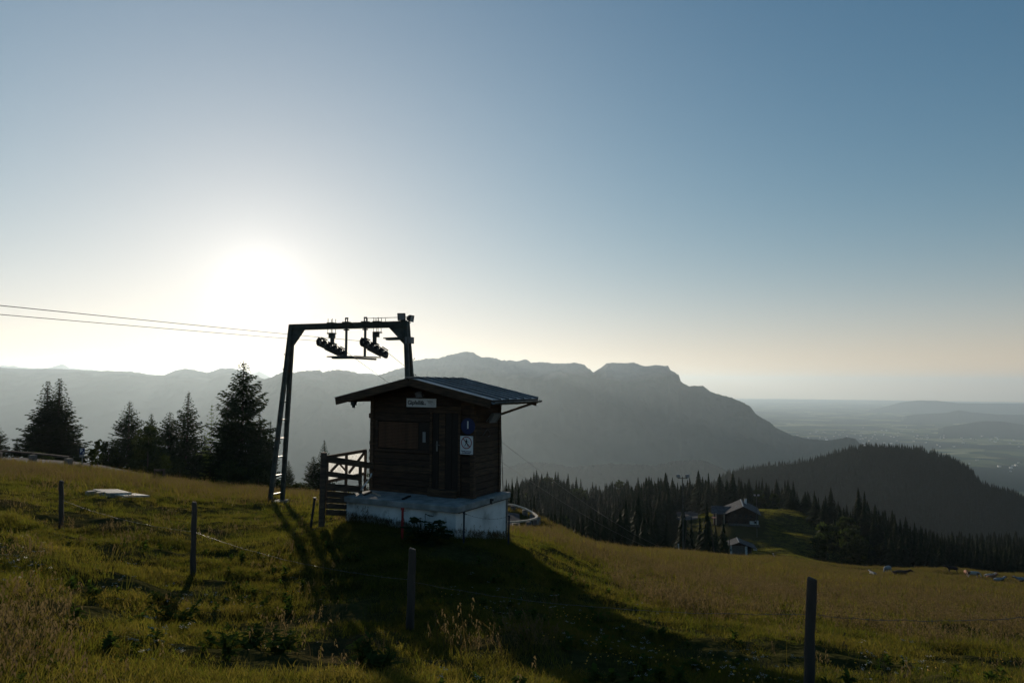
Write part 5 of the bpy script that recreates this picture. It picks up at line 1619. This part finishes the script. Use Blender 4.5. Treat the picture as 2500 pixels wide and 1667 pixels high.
# small barn below
bb = P(1810, 1352, 213.0); bz = ground(bb.x, 213.0)
barn = empty('barn', (bb.x, 213.0, bz + .9), math.radians(-12)); tag(barn, 'small grey boarded barn with white corner pillars just behind the meadow edge', 'barn')
def bz_(x): return 4.35 - abs(x + .7) * (0.40 if x < -.7 else .36)
MB().box((-.55, 2.4, 1.1), (4.3, 4.8, 4.0)).build('wall', M_BARN, barn)
poly = [(-3.0, .3, 0), (2.9, .3, 0), (2.9, .3, bz_(2.9) - .25), (-.7, .3, 4.1), (-3.0, .3, bz_(-3.0) - .25)]
MB().prism(poly, (0, 0, 0), (0, 4.5, 0)).build('gable_wall', M_FW, barn)
for x in (-2.95, 1.35): MB().box((x, -.05, 1.0), (.62, .5, 4.2)).build('pillar', M_PLAS, barn)
wn = MB().box((-2.95, -.32, 1.9), (.34, .06, .7)).build('window', M_WIN, barn)
MB().box((4.0, 1.0, 2.15), (.9, .6, .5)).build('white_panel', M_PLAS, barn)
for (xa, xb) in ((-.7, -3.6), (-.7, 4.2)):
    for k in range(4):
        t0, t1 = k / 4, (k + 1) / 4; x0 = xa + (xb - xa) * t0; x1 = xa + (xb - xa) * t1; sg = 1 if xb > xa else -1
        poly = [(x0, -1.0, bz_(x0)), (x1 + sg * .06, -1.0, bz_(x1) - .02), (x1 + sg * .06, -1.0, bz_(x1) - .12), (x0, -1.0, bz_(x0) - .14)]
        MB().prism(poly, (0, 0, 0), (0, 7.2, 0)).build('roof_course', M_ROOF, barn)
MB().box((-.7, 2.6, 4.38), (.3, 7.2, .08)).build('ridge_cap', M_GALV, barn)

# ------------------------------------------------------------------ floodlight masts and poles
def mast(px, pyt, dep, r, label, cw=2.0, heads=2):
    g_ = G(px, dep); top = P(px, pyt, dep); H = top.z - g_.z
    e = empty('floodlight_mast', g_); tag(e, label, 'lamp mast')
    MB().tube([(0, 0, -.3), (0, 0, H * .6), (0, 0, H)], [r, r * .8, r * .55], 8).build('mast', M_PYL, e)
    MB().beam((-cw * .62, 0, H - .25), (cw * .62, 0, H - .25), .10, .10).build('crossarm', M_PYL, e)
    for s in (-1, 1):
        mb = MB(); mb.box((s * cw * .58, -.15, H + .12), (.62, .4, .48), Matrix.Rotation(.35 * s, 3, 'Z'))
        lm = mb.build('lamp', M_GREYP, e, bevel=.03)
        MB().box((s * cw * .58 + .06 * s, -.37, H + .12), (.5, .03, .36), Matrix.Rotation(.35 * s, 3, 'Z')).build('lamp_glass', M_GLASS, lm)
        MB().tube([(s * cw * .58, 0, H - .22), (s * cw * .58, 0, H - .08)], .05, 6).build('lamp_bracket', M_GALV, e)
    return e
mast(1664, 1163, 118, .13, 'tall floodlight mast with two lamp heads beyond the meadow right of the hut', cw=1.25)
mast(1842, 1209, 243, .12, 'smaller floodlight mast on the knoll beside the farmhouse', cw=1.1)
def lean_pole(x0, y0, x1, y1, dep, r, label, m=M_WOODG):
    g_ = G(x0, dep, -.4); t = P(x1, y1, dep); e = MB().tube([Vector((0, 0, 0)), t - g_], [r, r * .75], 8).build('wooden_pole', m); e.location = g_
    return tag(e, label, 'pole')
lean_pole(1664, 1337, 1677, 1270, 122, .10, 'leaning wooden pole just right of the floodlight mast foot')
lean_pole(1741, 1350, 1734, 1272, 128, .12, 'weathered pole leaning left in front of the spruces near the barn')
lean_pole(1776, 1348, 1781, 1310, 130, .08, 'thin leaning pole between the spruces and the barn')
lean_pole(1656, 1341, 1656, 1327, 114, .09, 'short white marker post beside the floodlight mast foot', M_PLAS)
lean_pole(1885, 1361, 1887, 1350, 128, .14, 'short pale stump at the meadow edge right of the barn', M_BOARD)

# ------------------------------------------------------------------ cattle
M_COW = {}
M_COW['black'] = mat('black_hide', (0.018, 0.015, 0.014), (0.010, 0.009, 0.009), scale=1.2, rough=0.8)
M_COW['pied'] = mat('brown_white_hide', (0.38, 0.33, 0.28), (0.10, 0.045, 0.025), scale=1.15, rough=0.8, lo=.52, hi=.56, detail=1)
M_COW['red'] = mat('red_brown_hide', (0.22, 0.085, 0.035), (0.15, 0.06, 0.03), scale=1.2, rough=0.8)
M_COW['grey'] = mat('pale_grey_hide', (0.26, 0.26, 0.26), (0.19, 0.19, 0.19), scale=1.2, rough=0.8)
M_COW['blue'] = mat('grey_black_hide', (0.22, 0.23, 0.24), (0.02, 0.02, 0.02), scale=1.1, rough=0.8, lo=.52, hi=.58, detail=1)
M_COW['brown'] = mat('dark_brown_hide', (0.055, 0.03, 0.02), (0.03, 0.018, 0.013), scale=1.2, rough=0.8)
def skin_mesh(name, verts, edges, radii, m, sub=2):
    me = bpy.data.meshes.new(name); me.from_pydata(verts, edges, []); me.update()
    o = bpy.data.objects.new(name, me); COL.objects.link(o)
    sm_ = o.modifiers.new('skin', 'SKIN'); ss = o.modifiers.new('sub', 'SUBSURF'); ss.levels = sub; ss.render_levels = sub
    for i, r_ in enumerate(radii):
        me.skin_vertices[0].data[i].radius = (r_, r_) if not isinstance(r_, tuple) else r_
    me.skin_vertices[0].data[0].use_root = True
    dg = bpy.context.evaluated_depsgraph_get()
    out = bpy.data.meshes.new_from_object(o.evaluated_get(dg)); bpy.data.objects.remove(o)
    out.name = name; out.materials.clear(); out.materials.append(m)
    out.polygons.foreach_set('use_smooth', [True] * len(out.polygons))
    return out
def cow_mesh(pose, m):
    # x forward; standing height at the withers 1.35 m
    V = [(-.75, 0, 1.05), (-.35, 0, 1.0), (.15, 0, .98), (.6, 0, 1.03), (.85, 0, 1.12)]
    R_ = [(.27, .30), (.33, .37), (.34, .39), (.28, .34), (.20, .24)]
    E = [(0, 1), (1, 2), (2, 3), (3, 4)]
    lie = pose == 'lie'
    dz = -.62 if lie else 0
    V = [(x, y, z + dz) for x, y, z in V]
    def add(p, r_, par):
        V.append((p[0], p[1], p[2])); R_.append((r_, r_)); E.append((par, len(V) - 1)); return len(V) - 1
    if pose == 'graze':
        a = add((1.05, 0, .92), .14, 4); b = add((1.22, 0, .55), .12, a); c = add((1.36, 0, .22), .12, b); add((1.42, 0, .06), .075, c); hp__ = (1.30, .5 - .12)
    else:
        a = add((1.08, 0, 1.28 + dz), .15, 4); b = add((1.25, 0, 1.42 + dz), .13, a); c = add((1.48, 0, 1.34 + dz), .12, b); add((1.70, 0, 1.18 + dz), .08, c); hp__ = (1.30, 1.46 + dz)
    for s in (-1, 1):
        if lie:
            a = add((-.72, .30 * s, .28), .15, 0); b = add((-.35, .42 * s, .14), .08, a); add((-.75, .48 * s, .08), .05, b)
            a = add((.62, .24 * s, .22), .11, 3); b = add((.95, .28 * s, .12), .065, a); add((.65, .32 * s, .07), .05, b)
        else:
            a = add((-.78, .19 * s, .78), .15, 0); b = add((-.66, .20 * s, .56), .085, a); c = add((-.84, .20 * s, .42), .06, b); d = add((-.80, .20 * s, .12), .05, c); add((-.76, .20 * s, .03), .06, d)
            a = add((.60, .17 * s, .72), .115, 3); b = add((.62, .17 * s, .42), .065, a); c = add((.60, .17 * s, .12), .045, b); add((.63, .17 * s, .03), .055, c)
        # ears and horns
        add((hp__[0], .20 * s, hp__[1]), .035, 7 if pose == 'graze' else 6)
    # tail
    a = add((-1.02, 0, 1.12 + dz), .035, 0); b = add((-1.08, 0, max(.12, .75 + dz)), .025, a); add((-1.06, 0, max(.08, .45 + dz)), .045, b)
    return skin_mesh('body', V, E, R_, m, 1)
_cm = {}
def cow(px, row, dep, pose, colr, heading, label, s=1.0):
    key = (pose, colr)
    if key not in _cm: _cm[key] = cow_mesh(pose, M_COW[colr])
    g_ = G(px, dep)
    o = bpy.data.objects.new('cow', _cm[key]); COL.objects.link(o)
    o.location = g_ + Vector((0, 0, 0.0)); o.rotation_euler = (0, 0, math.radians(heading)); o.scale = (s, s, s)
    tag(o, label, 'cow', 'cattle grazing on the lower meadow')
def cowdepth(px, row):
    """depth at which the meadow's surface is seen on this row"""
    for d in np.geomspace(60, 168, 300):
        g_ = G(px, d); r = 940 + (-g_.z) / d * F
        if r <= row: return float(d)
    return 165.0
for (px, row, pose, colr, hd, lab) in (
    (2119, 1391, 'lie', 'grey', 100, 'pale calf mostly hidden in tall grass, leftmost of the herd'),
    (2154, 1386, 'graze', 'grey', 215, 'pale grey cow seen from behind, grazing at the left of the herd'),
    (2184, 1390, 'lie', 'brown', 350, 'dark brown cow lying in the grass beside the pale grey grazing cow'),
    (2310, 1385, 'stand', 'black', 170, 'black cow standing broadside above the rest of the herd'),
    (2343, 1393, 'graze', 'red', 250, 'red brown cow seen end on beside the pied cow'),
    (2360, 1397, 'graze', 'pied', 340, 'brown and white pied cow walking with lowered head'),
    (2398, 1394, 'lie', 'pied', 5, 'pied cow lying behind the other resting cows'),
    (2403, 1397, 'lie', 'red', 15, 'light red cow lying in the middle of the resting group'),
    (2420, 1404, 'lie', 'blue', 10, 'grey and black cow lying in front of the resting group'),
    (2476, 1403, 'lie', 'blue', 170, 'grey cow lying near the right edge, behind the dark one'),
    (2484, 1408, 'lie', 'black', 355, 'dark cow lying lowest at the right edge of the picture'),
):
    dep = cowdepth(px, row)
    cow(px, row, dep, pose, colr, hd, lab, s=.6 if 'calf' in lab else 1.0)

# ------------------------------------------------------------------ meadow vegetation
def blades_mesh(name, seed, n, h0, h1, w, spread, m, bend=.5, segs=3, heads=0.0, head_m=None, lean=(0, 0)):
    r = np.random.default_rng(seed)
    vs = []; fs = []; mi = []
    for i in range(n):
        a = r.uniform(0, 6.283); d = spread * math.sqrt(r.random()); x0, y0 = d * math.cos(a), d * math.sin(a)
        h = r.uniform(h0, h1); ba = r.uniform(0, 6.283); bn = bend * h * r.uniform(.2, 1.0)
        fa = r.uniform(0, 6.283); wx, wy = math.cos(fa) * w / 2, math.sin(fa) * w / 2
        o = len(vs); tb = h * .08
        for k in range(segs + 1):
            t = k / segs; ww = (1 - t) ** .7 if k < segs else 0.0
            x = x0 + (math.cos(ba) * bn + lean[0] * h) * t * t; y = y0 + (math.sin(ba) * bn + lean[1] * h) * t * t; z = h * (t - .18 * t * t * bend) - .03
            if k < segs: vs += [(x - wx * ww, y - wy * ww, z), (x + wx * ww, y + wy * ww, z)]
            else: vs += [(x, y, z)]
        for k in range(segs - 1): fs.append((o + 2 * k, o + 2 * k + 1, o + 2 * k + 3, o + 2 * k + 2)); mi.append(0)
        fs.append((o + 2 * segs - 2, o + 2 * segs - 1, o + 2 * segs)); mi.append(0)
        if r.random() < heads:
            tx, ty, tz = vs[-1]
            for q in range(5):
                a2 = r.uniform(0, 6.283); l = r.uniform(.02, .045); z2 = tz - q * .022; o = len(vs)
                vs += [(tx, ty, z2 + .02), (tx + math.cos(a2) * l * .5, ty + math.sin(a2) * l * .5, z2 + .025), (tx + math.cos(a2) * l * .7, ty + math.sin(a2) * l * .7, z2 - .02)]
                fs.append((o, o + 1, o + 2)); mi.append(1)
    me = bpy.data.meshes.new(name); me.from_pydata(vs, [], fs); me.update()
    me.materials.append(m); me.materials.append(head_m or m)
    me.polygons.foreach_set('material_index', mi)
    return me
def grass_mat(name, cols, k=.5, tc_=(2.3, 2.2, 1.0), spec=.06):
    """blade colour varies from tuft to tuft"""
    m = new_mat(name); nt = m.node_tree
    out = N(nt, 'ShaderNodeOutputMaterial'); b = N(nt, 'ShaderNodeBsdfPrincipled'); b.inputs['Roughness'].default_value = .75; b.inputs['Specular IOR Level'].default_value = spec
    oi = N(nt, 'ShaderNodeObjectInfo')
    # tufts differ one by one, and whole patches of the meadow differ from each other
    nz = N(nt, 'ShaderNodeTexNoise'); nz.inputs['Scale'].default_value = .45; nz.inputs['Detail'].default_value = 3
    L(nt, oi.outputs['Location'], nz.inputs['Vector'])
    fa = N(nt, 'ShaderNodeMapRange'); fa.inputs[1].default_value = .3; fa.inputs[2].default_value = .7; L(nt, nz.outputs['Fac'], fa.inputs[0])
    mf = N(nt, 'ShaderNodeMix'); mf.inputs[0].default_value = .6; L(nt, oi.outputs['Random'], mf.inputs[2]); L(nt, fa.outputs[0], mf.inputs[3])
    r = N(nt, 'ShaderNodeValToRGB'); e = r.color_ramp.elements
    while len(e) < len(cols): e.new(.5)
    for i, c in enumerate(cols): e[i].position = i / (len(cols) - 1); e[i].color = (*c, 1)
    L(nt, mf.outputs[0], r.inputs['Fac']); L(nt, r.outputs[0], b.inputs['Base Color'])
    tr = N(nt, 'ShaderNodeBsdfTranslucent'); mx = N(nt, 'ShaderNodeMix', data_type='RGBA', blend_type='MULTIPLY'); mx.inputs[0].default_value = 1
    L(nt, r.outputs[0], mx.inputs[6]); mx.inputs[7].default_value = (*tc_, 1); L(nt, mx.outputs[2], tr.inputs['Color'])
    ms = N(nt, 'ShaderNodeMixShader'); ms.inputs[0].default_value = k
    L(nt, b.outputs[0], ms.inputs[1]); L(nt, tr.outputs[0], ms.inputs[2]); L(nt, ms.outputs[0], out.inputs['Surface'])
    return m
G_GREEN = grass_mat('green_grass', [(.022, .032, .008), (.040, .050, .012), (.058, .062, .016), (.090, .082, .026)], .5, (2.5, 2.3, 1.0))
G_OLIVE = grass_mat('olive_grass', [(.036, .036, .012), (.058, .054, .018), (.078, .070, .024), (.110, .088, .036)], .5, (2.3, 2.1, 1.0))
G_DRY = grass_mat('dry_stalks', [(.090, .070, .032), (.105, .080, .038), (.075, .055, .027), (.070, .062, .024)], .45, (1.6, 1.5, 1.1))
G_HEAD = grass_mat('seed_heads', [(.085, .068, .036), (.105, .082, .042), (.070, .052, .030)], .4, (1.5, 1.4, 1.2))
G_HERB = grass_mat('herb_leaves', [(.034, .054, .015), (.048, .068, .018), (.042, .056, .018)], .35, (1.8, 2.0, 1.0), spec=0)
G_WHITE = mat('white_petals', (.34, .34, .31), (.26, .26, .23), scale=30, rough=.7)
G_YEL = mat('yellow_petals', (.65, .36, .02), (.55, .26, .01), scale=30, rough=.7)
short = [blades_mesh('tuft', 100 + k, 54, .04, .115, .007, .20, (G_GREEN, G_OLIVE, G_GREEN, G_OLIVE)[k], bend=.9) for k in range(4)]
mid = [blades_mesh('tuft', 120 + k, 34, .10, .24, .007, .20, (G_GREEN, G_GREEN, G_OLIVE)[k], bend=.7) for k in range(3)]
tall = [blades_mesh('tuft', 140 + k, 15, .20, .50, .006, .26, (G_OLIVE, G_DRY, G_DRY)[k], bend=.55, segs=4, heads=.55, head_m=G_HEAD) for k in range(3)]
farm_ = [blades_mesh('tuft', 160 + k, 26, .14, .42, .022, .62, (G_OLIVE, G_DRY, G_GREEN, G_OLIVE, G_DRY)[k], bend=.6, segs=2, heads=.35 if k in (1, 4) else .08, head_m=G_HEAD) for k in range(5)]
def herb_mesh(name, seed, n, size, m, erect=.5, hgt=.25, ruffle=True):
    r = np.random.default_rng(seed); vs = []; fs = []
    for i in range(n):
        a = r.uniform(0, 6.283); el = r.uniform(.1, 1.2) * erect; l = size * r.uniform(.5, 1.1); z0 = hgt * r.uniform(0, 1)
        d = np.array([math.cos(a) * math.cos(el), math.sin(a) * math.cos(el), math.sin(el)]); s = np.array([-math.sin(a), math.cos(a), 0])
        o = len(vs); w = l * .22; p0 = np.array([0, 0, z0])
        dr = np.array([0, 0, -l * .35])
        for t, ww in ((0, .1), (.3, .9), (.6, 1.0), (1.0, 0.05)):
            c = p0 + d * l * t + dr * t * t
            vs += [tuple(c - s * w * ww + [0, 0, .2 * w * ww]), tuple(c), tuple(c + s * w * ww + [0, 0, .2 * w * ww])]
        for k in range(3):
            q = o + 3 * k; fs += [(q, q + 1, q + 4, q + 3), (q + 1, q + 2, q + 5, q + 4)]
    me = bpy.data.meshes.new(name); me.from_pydata(vs, [], fs); me.update(); me.materials.append(m); return me
herbs = [herb_mesh('herb', 180 + k, 30, .11, G_HERB, erect=.9, hgt=.12) for k in range(3)]
def flower_mesh(name, seed, n, m, umbel=True, h0=.18, h1=.42):
    r = np.random.default_rng(seed); vs = []; fs = []; mi = []
    for i in range(n):
        x, y = r.uniform(-.2, .2, 2); h = r.uniform(h0, h1); o = len(vs); tx, ty = x + r.normal(0, .03), y + r.normal(0, .03)
        vs += [(x - .003, y, 0), (x + .003, y, 0), (tx, ty, h)]; fs.append((o, o + 1, o + 2)); mi.append(0)
        for q in range(9 if umbel else 5):
            a = r.uniform(0, 6.283); d = r.uniform(0, .035 if umbel else .012); cx, cy, cz = tx + math.cos(a) * d, ty + math.sin(a) * d, h + r.uniform(-.005, .008)
            s = .006 if umbel else .009; o = len(vs)
            vs += [(cx - s, cy, cz), (cx, cy - s, cz + .004), (cx + s, cy, cz), (cx, cy + s, cz + .006)]; fs.append((o, o + 1, o + 2, o + 3)); mi.append(1)
    me = bpy.data.meshes.new(name); me.from_pydata(vs, [], fs); me.update(); me.materials.append(G_GREEN); me.materials.append(m)
    me.polygons.foreach_set('material_index', mi); return me
flw = [flower_mesh('flower', 200, 4, G_WHITE), flower_mesh('flower', 201, 4, G_YEL, False, .12, .3)]

rg = np.random.default_rng(99)
def frustum_pts(n, d0, d1, pw=1.0, umax=.78):
    """points over the visible wedge, density falling with distance"""
    q = rg.random(n)
    d = (d0 ** pw + q * (d1 ** pw - d0 ** pw)) ** (1 / pw)
    u = rg.uniform(-umax, umax, n)
    return u * d, d
def in_hut(x, y):
    dx, dy = x + .93, y - 17.5; c, s = math.cos(HA), math.sin(HA)
    lx = dx * c - dy * s; ly = dx * s + dy * c
    return (lx > -3.1) & (lx < .3) & (ly > -1.15) & (ly < 1.45)
def in_road(x, y):
    return (y > 60.2) & (y < 68.5) & (x < 2.6) & (x > -70) | (np.abs(y - 58.3) < 3.4) & (x < -26)
def in_cover(x, y):
    return (np.abs(x + 13.6) < .8) & (np.abs(y - 24.6) < .5)
def dryness(x, y):
    """1 = tall dry hay stand, 0 = grazed green turf"""
    px = 1250 + F * x / y; d = y
    a = fbm(x * .22, y * .22, 3)
    t = np.clip((d - 24) / 20, 0, 1) * .75                    # hay on the crest
    left = np.clip((420 - px) / 250, 0, 1) * np.clip((19 - d) / 8, 0, 1) * .45
    right = np.clip((px - 1200) / 300, 0, 1) * np.clip((d - 11) / 16, 0, 1) * .7
    mid_ = np.exp(-((d - 8.8) / 1.0) ** 2) * np.clip((px - 1000) / 150, 0, 1) * np.clip((1700 - px) / 200, 0, 1) * .45
    return np.clip(np.maximum.reduce([t, left, right, mid_]) + a * .7, 0, 1)
def scatter_grass(name, lab, protos, x, y, s, tilt=.12):
    k = ~in_hut(x, y) & ~in_road(x, y) & ~in_cover(x, y)
    x, y, s = x[k], y[k], s[k]
    z = ground_np(x, y) - .01
    n = len(x)
    o = gn_instances(name, np.stack([x, y, z], -1), np.stack([s, s, s * rg.uniform(.8, 1.2, n)], -1), rg.uniform(0, 6.28, n), rg.integers(0, len(protos), n), protos, tilt=rg.normal(0, tilt, (n, 2)))
    return tag(o, lab, kind='stuff')
# near turf
x, y = frustum_pts(52000, 4.6, 17, 1.7); k = rg.random(len(x)) < .45 + 2.4 * (fbm(x * .8, y * .8, 3) + .10); x, y = x[k], y[k]; dr = dryness(x, y)
scatter_grass('grass', 'short green and olive pasture grass in the foreground', short, x, y, rg.uniform(.7, 1.25, len(x)) * (1 + .3 * dr))
x, y = frustum_pts(20000, 4.6, 17, 1.7); dr = dryness(x, y); k = (rg.random(len(x)) < np.clip(.0 + dr * .8 + .6 * (fbm(x * .9 + 3, y * .9, 2) - .18), 0, .7))
scatter_grass('grass', 'knee high green grass tufts in the foreground', mid, x[k], y[k], rg.uniform(.6, 1.15, k.sum()))
x, y = frustum_pts(14000, 4.6, 18, 1.8); dr = dryness(x, y); k = rg.random(len(x)) < np.clip(dr * .9 - .30, 0.004, .5)
scatter_grass('tall_grass', 'tall dry grass with seed heads in the foreground', tall, x[k], y[k], rg.uniform(.7, 1.15, k.sum()))
x, y = frustum_pts(40000, 16, 42, 1.7); k = rg.random(len(x)) < .6 + 1.3 * (fbm(x * .5, y * .5, 3) + .1); x, y = x[k], y[k]; dr = dryness(x, y)
scatter_grass('grass', 'pasture grass around the hut and the pylon', short + mid[:1], x, y, rg.uniform(.7, 1.4, len(x)) * (1 + .3 * dr), .2)
x, y = frustum_pts(24000, 16, 44, 1.7); dr = dryness(x, y); k = rg.random(len(x)) < np.clip(dr * .8 - .15, 0.01, .6)
scatter_grass('tall_grass', 'tall brown hay grass on the crest of the meadow', tall, x[k], y[k], rg.uniform(.8, 1.15, k.sum()))
x, y = frustum_pts(60000, 24, 176, 1.45); kq = rg.random(len(x)) < np.clip((y - 24) / 20, 0, 1); x, y = x[kq], y[kq]; k = (y < 75) | (x > 4) & (y < 138) | (x > 70)
scatter_grass('tall_grass', 'brown hay meadow stretching to the far edge', farm_, x[k], y[k], rg.uniform(.7, 1.1, k.sum()) * (1 + y[k] / 300), .15)
x, y = frustum_pts(900, 4.6, 16, 1.7); k = fbm(x * .5 + 9, y * .5, 3) > .08
scatter_grass('herb', 'low broad leaved herbs among the foreground grass', herbs, x[k], y[k], rg.uniform(.5, 1.2, k.sum()))
x, y = frustum_pts(520, 4.6, 12, 1.7); k = fbm(x * .6 + 31, y * .6, 2) > .05
scatter_grass('wild_flowers', 'small white and yellow wild flowers in the foreground grass', flw, x[k], y[k], rg.uniform(.6, 1.1, k.sum()))
# grass along the base of the hut
xs_, ys_ = [], []
for i in range(420):
    t = rg.random()
    if rg.random() < .62: lx, ly = -3.0 + 3.3 * t, -1.12 - abs(rg.normal(0, .16))
    else: lx, ly = .26 + abs(rg.normal(0, .15)), -1.1 + 2.4 * t
    p = HM @ Vector((lx, ly, 0)); xs_.append(p.x); ys_.append(p.y)
xs_, ys_ = np.array(xs_), np.array(ys_)
z = ground_np(xs_, ys_); n = len(xs_)
tag(gn_instances('tall_grass', np.stack([xs_, ys_, z], -1), np.stack([np.full(n, .8)] * 3, -1) * rg.uniform(.5, 1.0, (n, 1)), rg.uniform(0, 6.28, n), rg.integers(0, 2, n), [mid[0], tall[0]]), 'grass growing up along the white hut base', kind='stuff')

# grass and bumps on the green knoll
x = []; y = []
pxk = rg.uniform(1700, 2100, 26000); dk = np.exp(rg.uniform(math.log(170), math.log(345), 26000))
kk = ~((np.abs(pxk - 1800) < 62) & (dk > 240) & (dk < 285)); pxk, dk = pxk[kk], dk[kk]
xk = (pxk - 1250) / F * dk
G_KNOLL = grass_mat('knoll_grass', [(.085, .090, .022), (.105, .100, .030), (.07, .075, .02)], .5, (1.9, 1.9, 1.0), spec=0)
tuft_k = [blades_mesh('tuft', 170 + k, 24, .12, .34, .05, .9, G_KNOLL, bend=.5, segs=2) for k in range(2)]
n = len(xk)
tag(gn_instances('grass', np.stack([xk, dk, ground_np(xk, dk) - .02], -1), np.full((n, 3), .8) * rg.uniform(.5, 1.3, (n, 1)), rg.uniform(0, 6.28, n), rg.integers(0, 2, n), tuft_k), 'green grass on the knoll around the farmhouse', kind='stuff')

# single plants one can tell apart
def big_leaf(mb, base, tip_dir, l, w, cup, r):
    d = Vector(tip_dir).normalized(); s = d.cross(Vector((0, 0, 1))).normalized(); u = s.cross(d)
    n = 12; c = base + d * l * .5; o = len(mb.v)
    mb.v.append(tuple(c - u * cup)); 
    for ring, rr__ in ((.55, .55), (1.0, 1.0)):
        for k in range(n):
            a = 2 * math.pi * k / n; q = 1 + .08 * math.sin(3 * a + r)
            p = c + d * math.cos(a) * l * .5 * rr__ * q + s * math.sin(a) * w * .5 * rr__ * q + u * (cup * .6 * (rr__ - .5) + .012 * math.sin(5 * a + r) * rr__)
            mb.v.append(tuple(p))
    for k in range(n):
        j = (k + 1) % n
        mb.f.append((o, o + 1 + k, o + 1 + j)); mb.f.append((o + 1 + k, o + 1 + n + k, o + 1 + n + j, o + 1 + j))
bp_ = P(1036, 1316, 15.55); bz0 = ground(bp_.x, 15.55)
dk_ = empty('butterbur_plant', (bp_.x, 15.55, bz0)); tag(dk_, 'dark bushy plant with big round leaves growing against the hut base', 'plant')
rr_ = random.Random(5)
M_BLEAF = leaf_mat('butterbur_leaf', (.022, .040, .016), (.014, .026, .011), (1.8, 2.2, 1), .2)
mb = MB()
for i in range(46):
    a = rr_.uniform(0, 6.28); rd_ = .36 * math.sqrt(rr_.random()); h = rr_.uniform(.12, .60) * (1 - .5 * rd_ / .4)
    b_ = Vector((math.cos(a) * rd_ * 1.2, math.sin(a) * rd_ * .7, h * 1.15))
    l = rr_.uniform(.17, .27)
    m1 = MB(); big_leaf(m1, b_, (math.cos(a), math.sin(a) - .3, rr_.uniform(-.5, .35)), l, l * 1.05, .02, i)
    m1.build('leaf', M_BLEAF, dk_, smooth=True)
    mb.tube([(b_.x * .2, b_.y * .2, -.05), (b_.x * .7, b_.y * .7, h * .6), b_], .006, 5)
mb.build('stems', M_BLEAF, dk_)
def weed(px, row, dep, hgt, wid, seed, label, name='weed', m=G_HERB, leaves=40, flower=None):
    g_ = G(px, dep); e = empty(name, g_); tag(e, label, 'plant')
    r = random.Random(seed); mb = MB(); st = MB()
    for k in range(5):
        a = r.uniform(0, 6.28); l = wid * r.uniform(.1, .5); hh_ = hgt * r.uniform(.6, 1)
        top = Vector((math.cos(a) * l, math.sin(a) * l, hh_))
        st.tube([(0, 0, -.05), top * .5 + Vector((0, 0, .05 * hgt)), top], [.012, .009, .005], 5)
        for j in range(leaves // 5):
            t = r.uniform(.15, 1); b_ = top * t; a2 = r.uniform(0, 6.28); l2 = .17 * r.uniform(.6, 1.2) * (1.15 - .6 * t)
            d = Vector((math.cos(a2), math.sin(a2), r.uniform(-.2, .7))); s = d.cross(Vector((0, 0, 1))).normalized()
            o = len(mb.v); 
            for q, ww in ((0, .15), (.25, .8), (.4, .45), (.6, .75), (.78, .35), (1, 0.03)):
                c = b_ + d * l2 * q + Vector((0, 0, -.25 * l2 * q * q)); w = l2 * .28 * ww
                mb.v += [tuple(c - s * w), tuple(c + s * w)]
            for q in range(5): mb.f.append((o + 2 * q, o + 2 * q + 1, o + 2 * q + 3, o + 2 * q + 2))
    st.build('stem', m, e); mb.build('leaves', m, e)
weed(455, 1480, 9.6, 0.35, 0.71, 1, 'big dark thistle in the left foreground below the second post', 'thistle', leaves=150)
weed(420, 1450, 10.4, 0.25, 0.47, 2, 'smaller thistle just behind and left of the big thistle', 'thistle', leaves=90)
weed(705, 1570, 7.9, 0.22, 0.76, 3, 'sprawling dark nettle clump in the centre left foreground', 'nettle_clump', leaves=150)
weed(897, 1545, 7.6, 0.37, 0.21, 4, 'upright dark dock plant on the edge of the pylon shadow', 'dock_plant', leaves=60)
weed(945, 1585, 7.4, 0.22, 0.47, 5, 'spreading dock leaves right of the upright dock plant', 'dock_plant', leaves=80)
weed(572, 1590, 7.5, 0.29, 0.19, 6, 'narrow dark dock stem in the lower left foreground', 'dock_plant', leaves=40)
weed(630, 1555, 8.2, 0.18, 0.66, 7, 'low wide weed patch left of the nettle clump', 'nettle_clump', leaves=110)
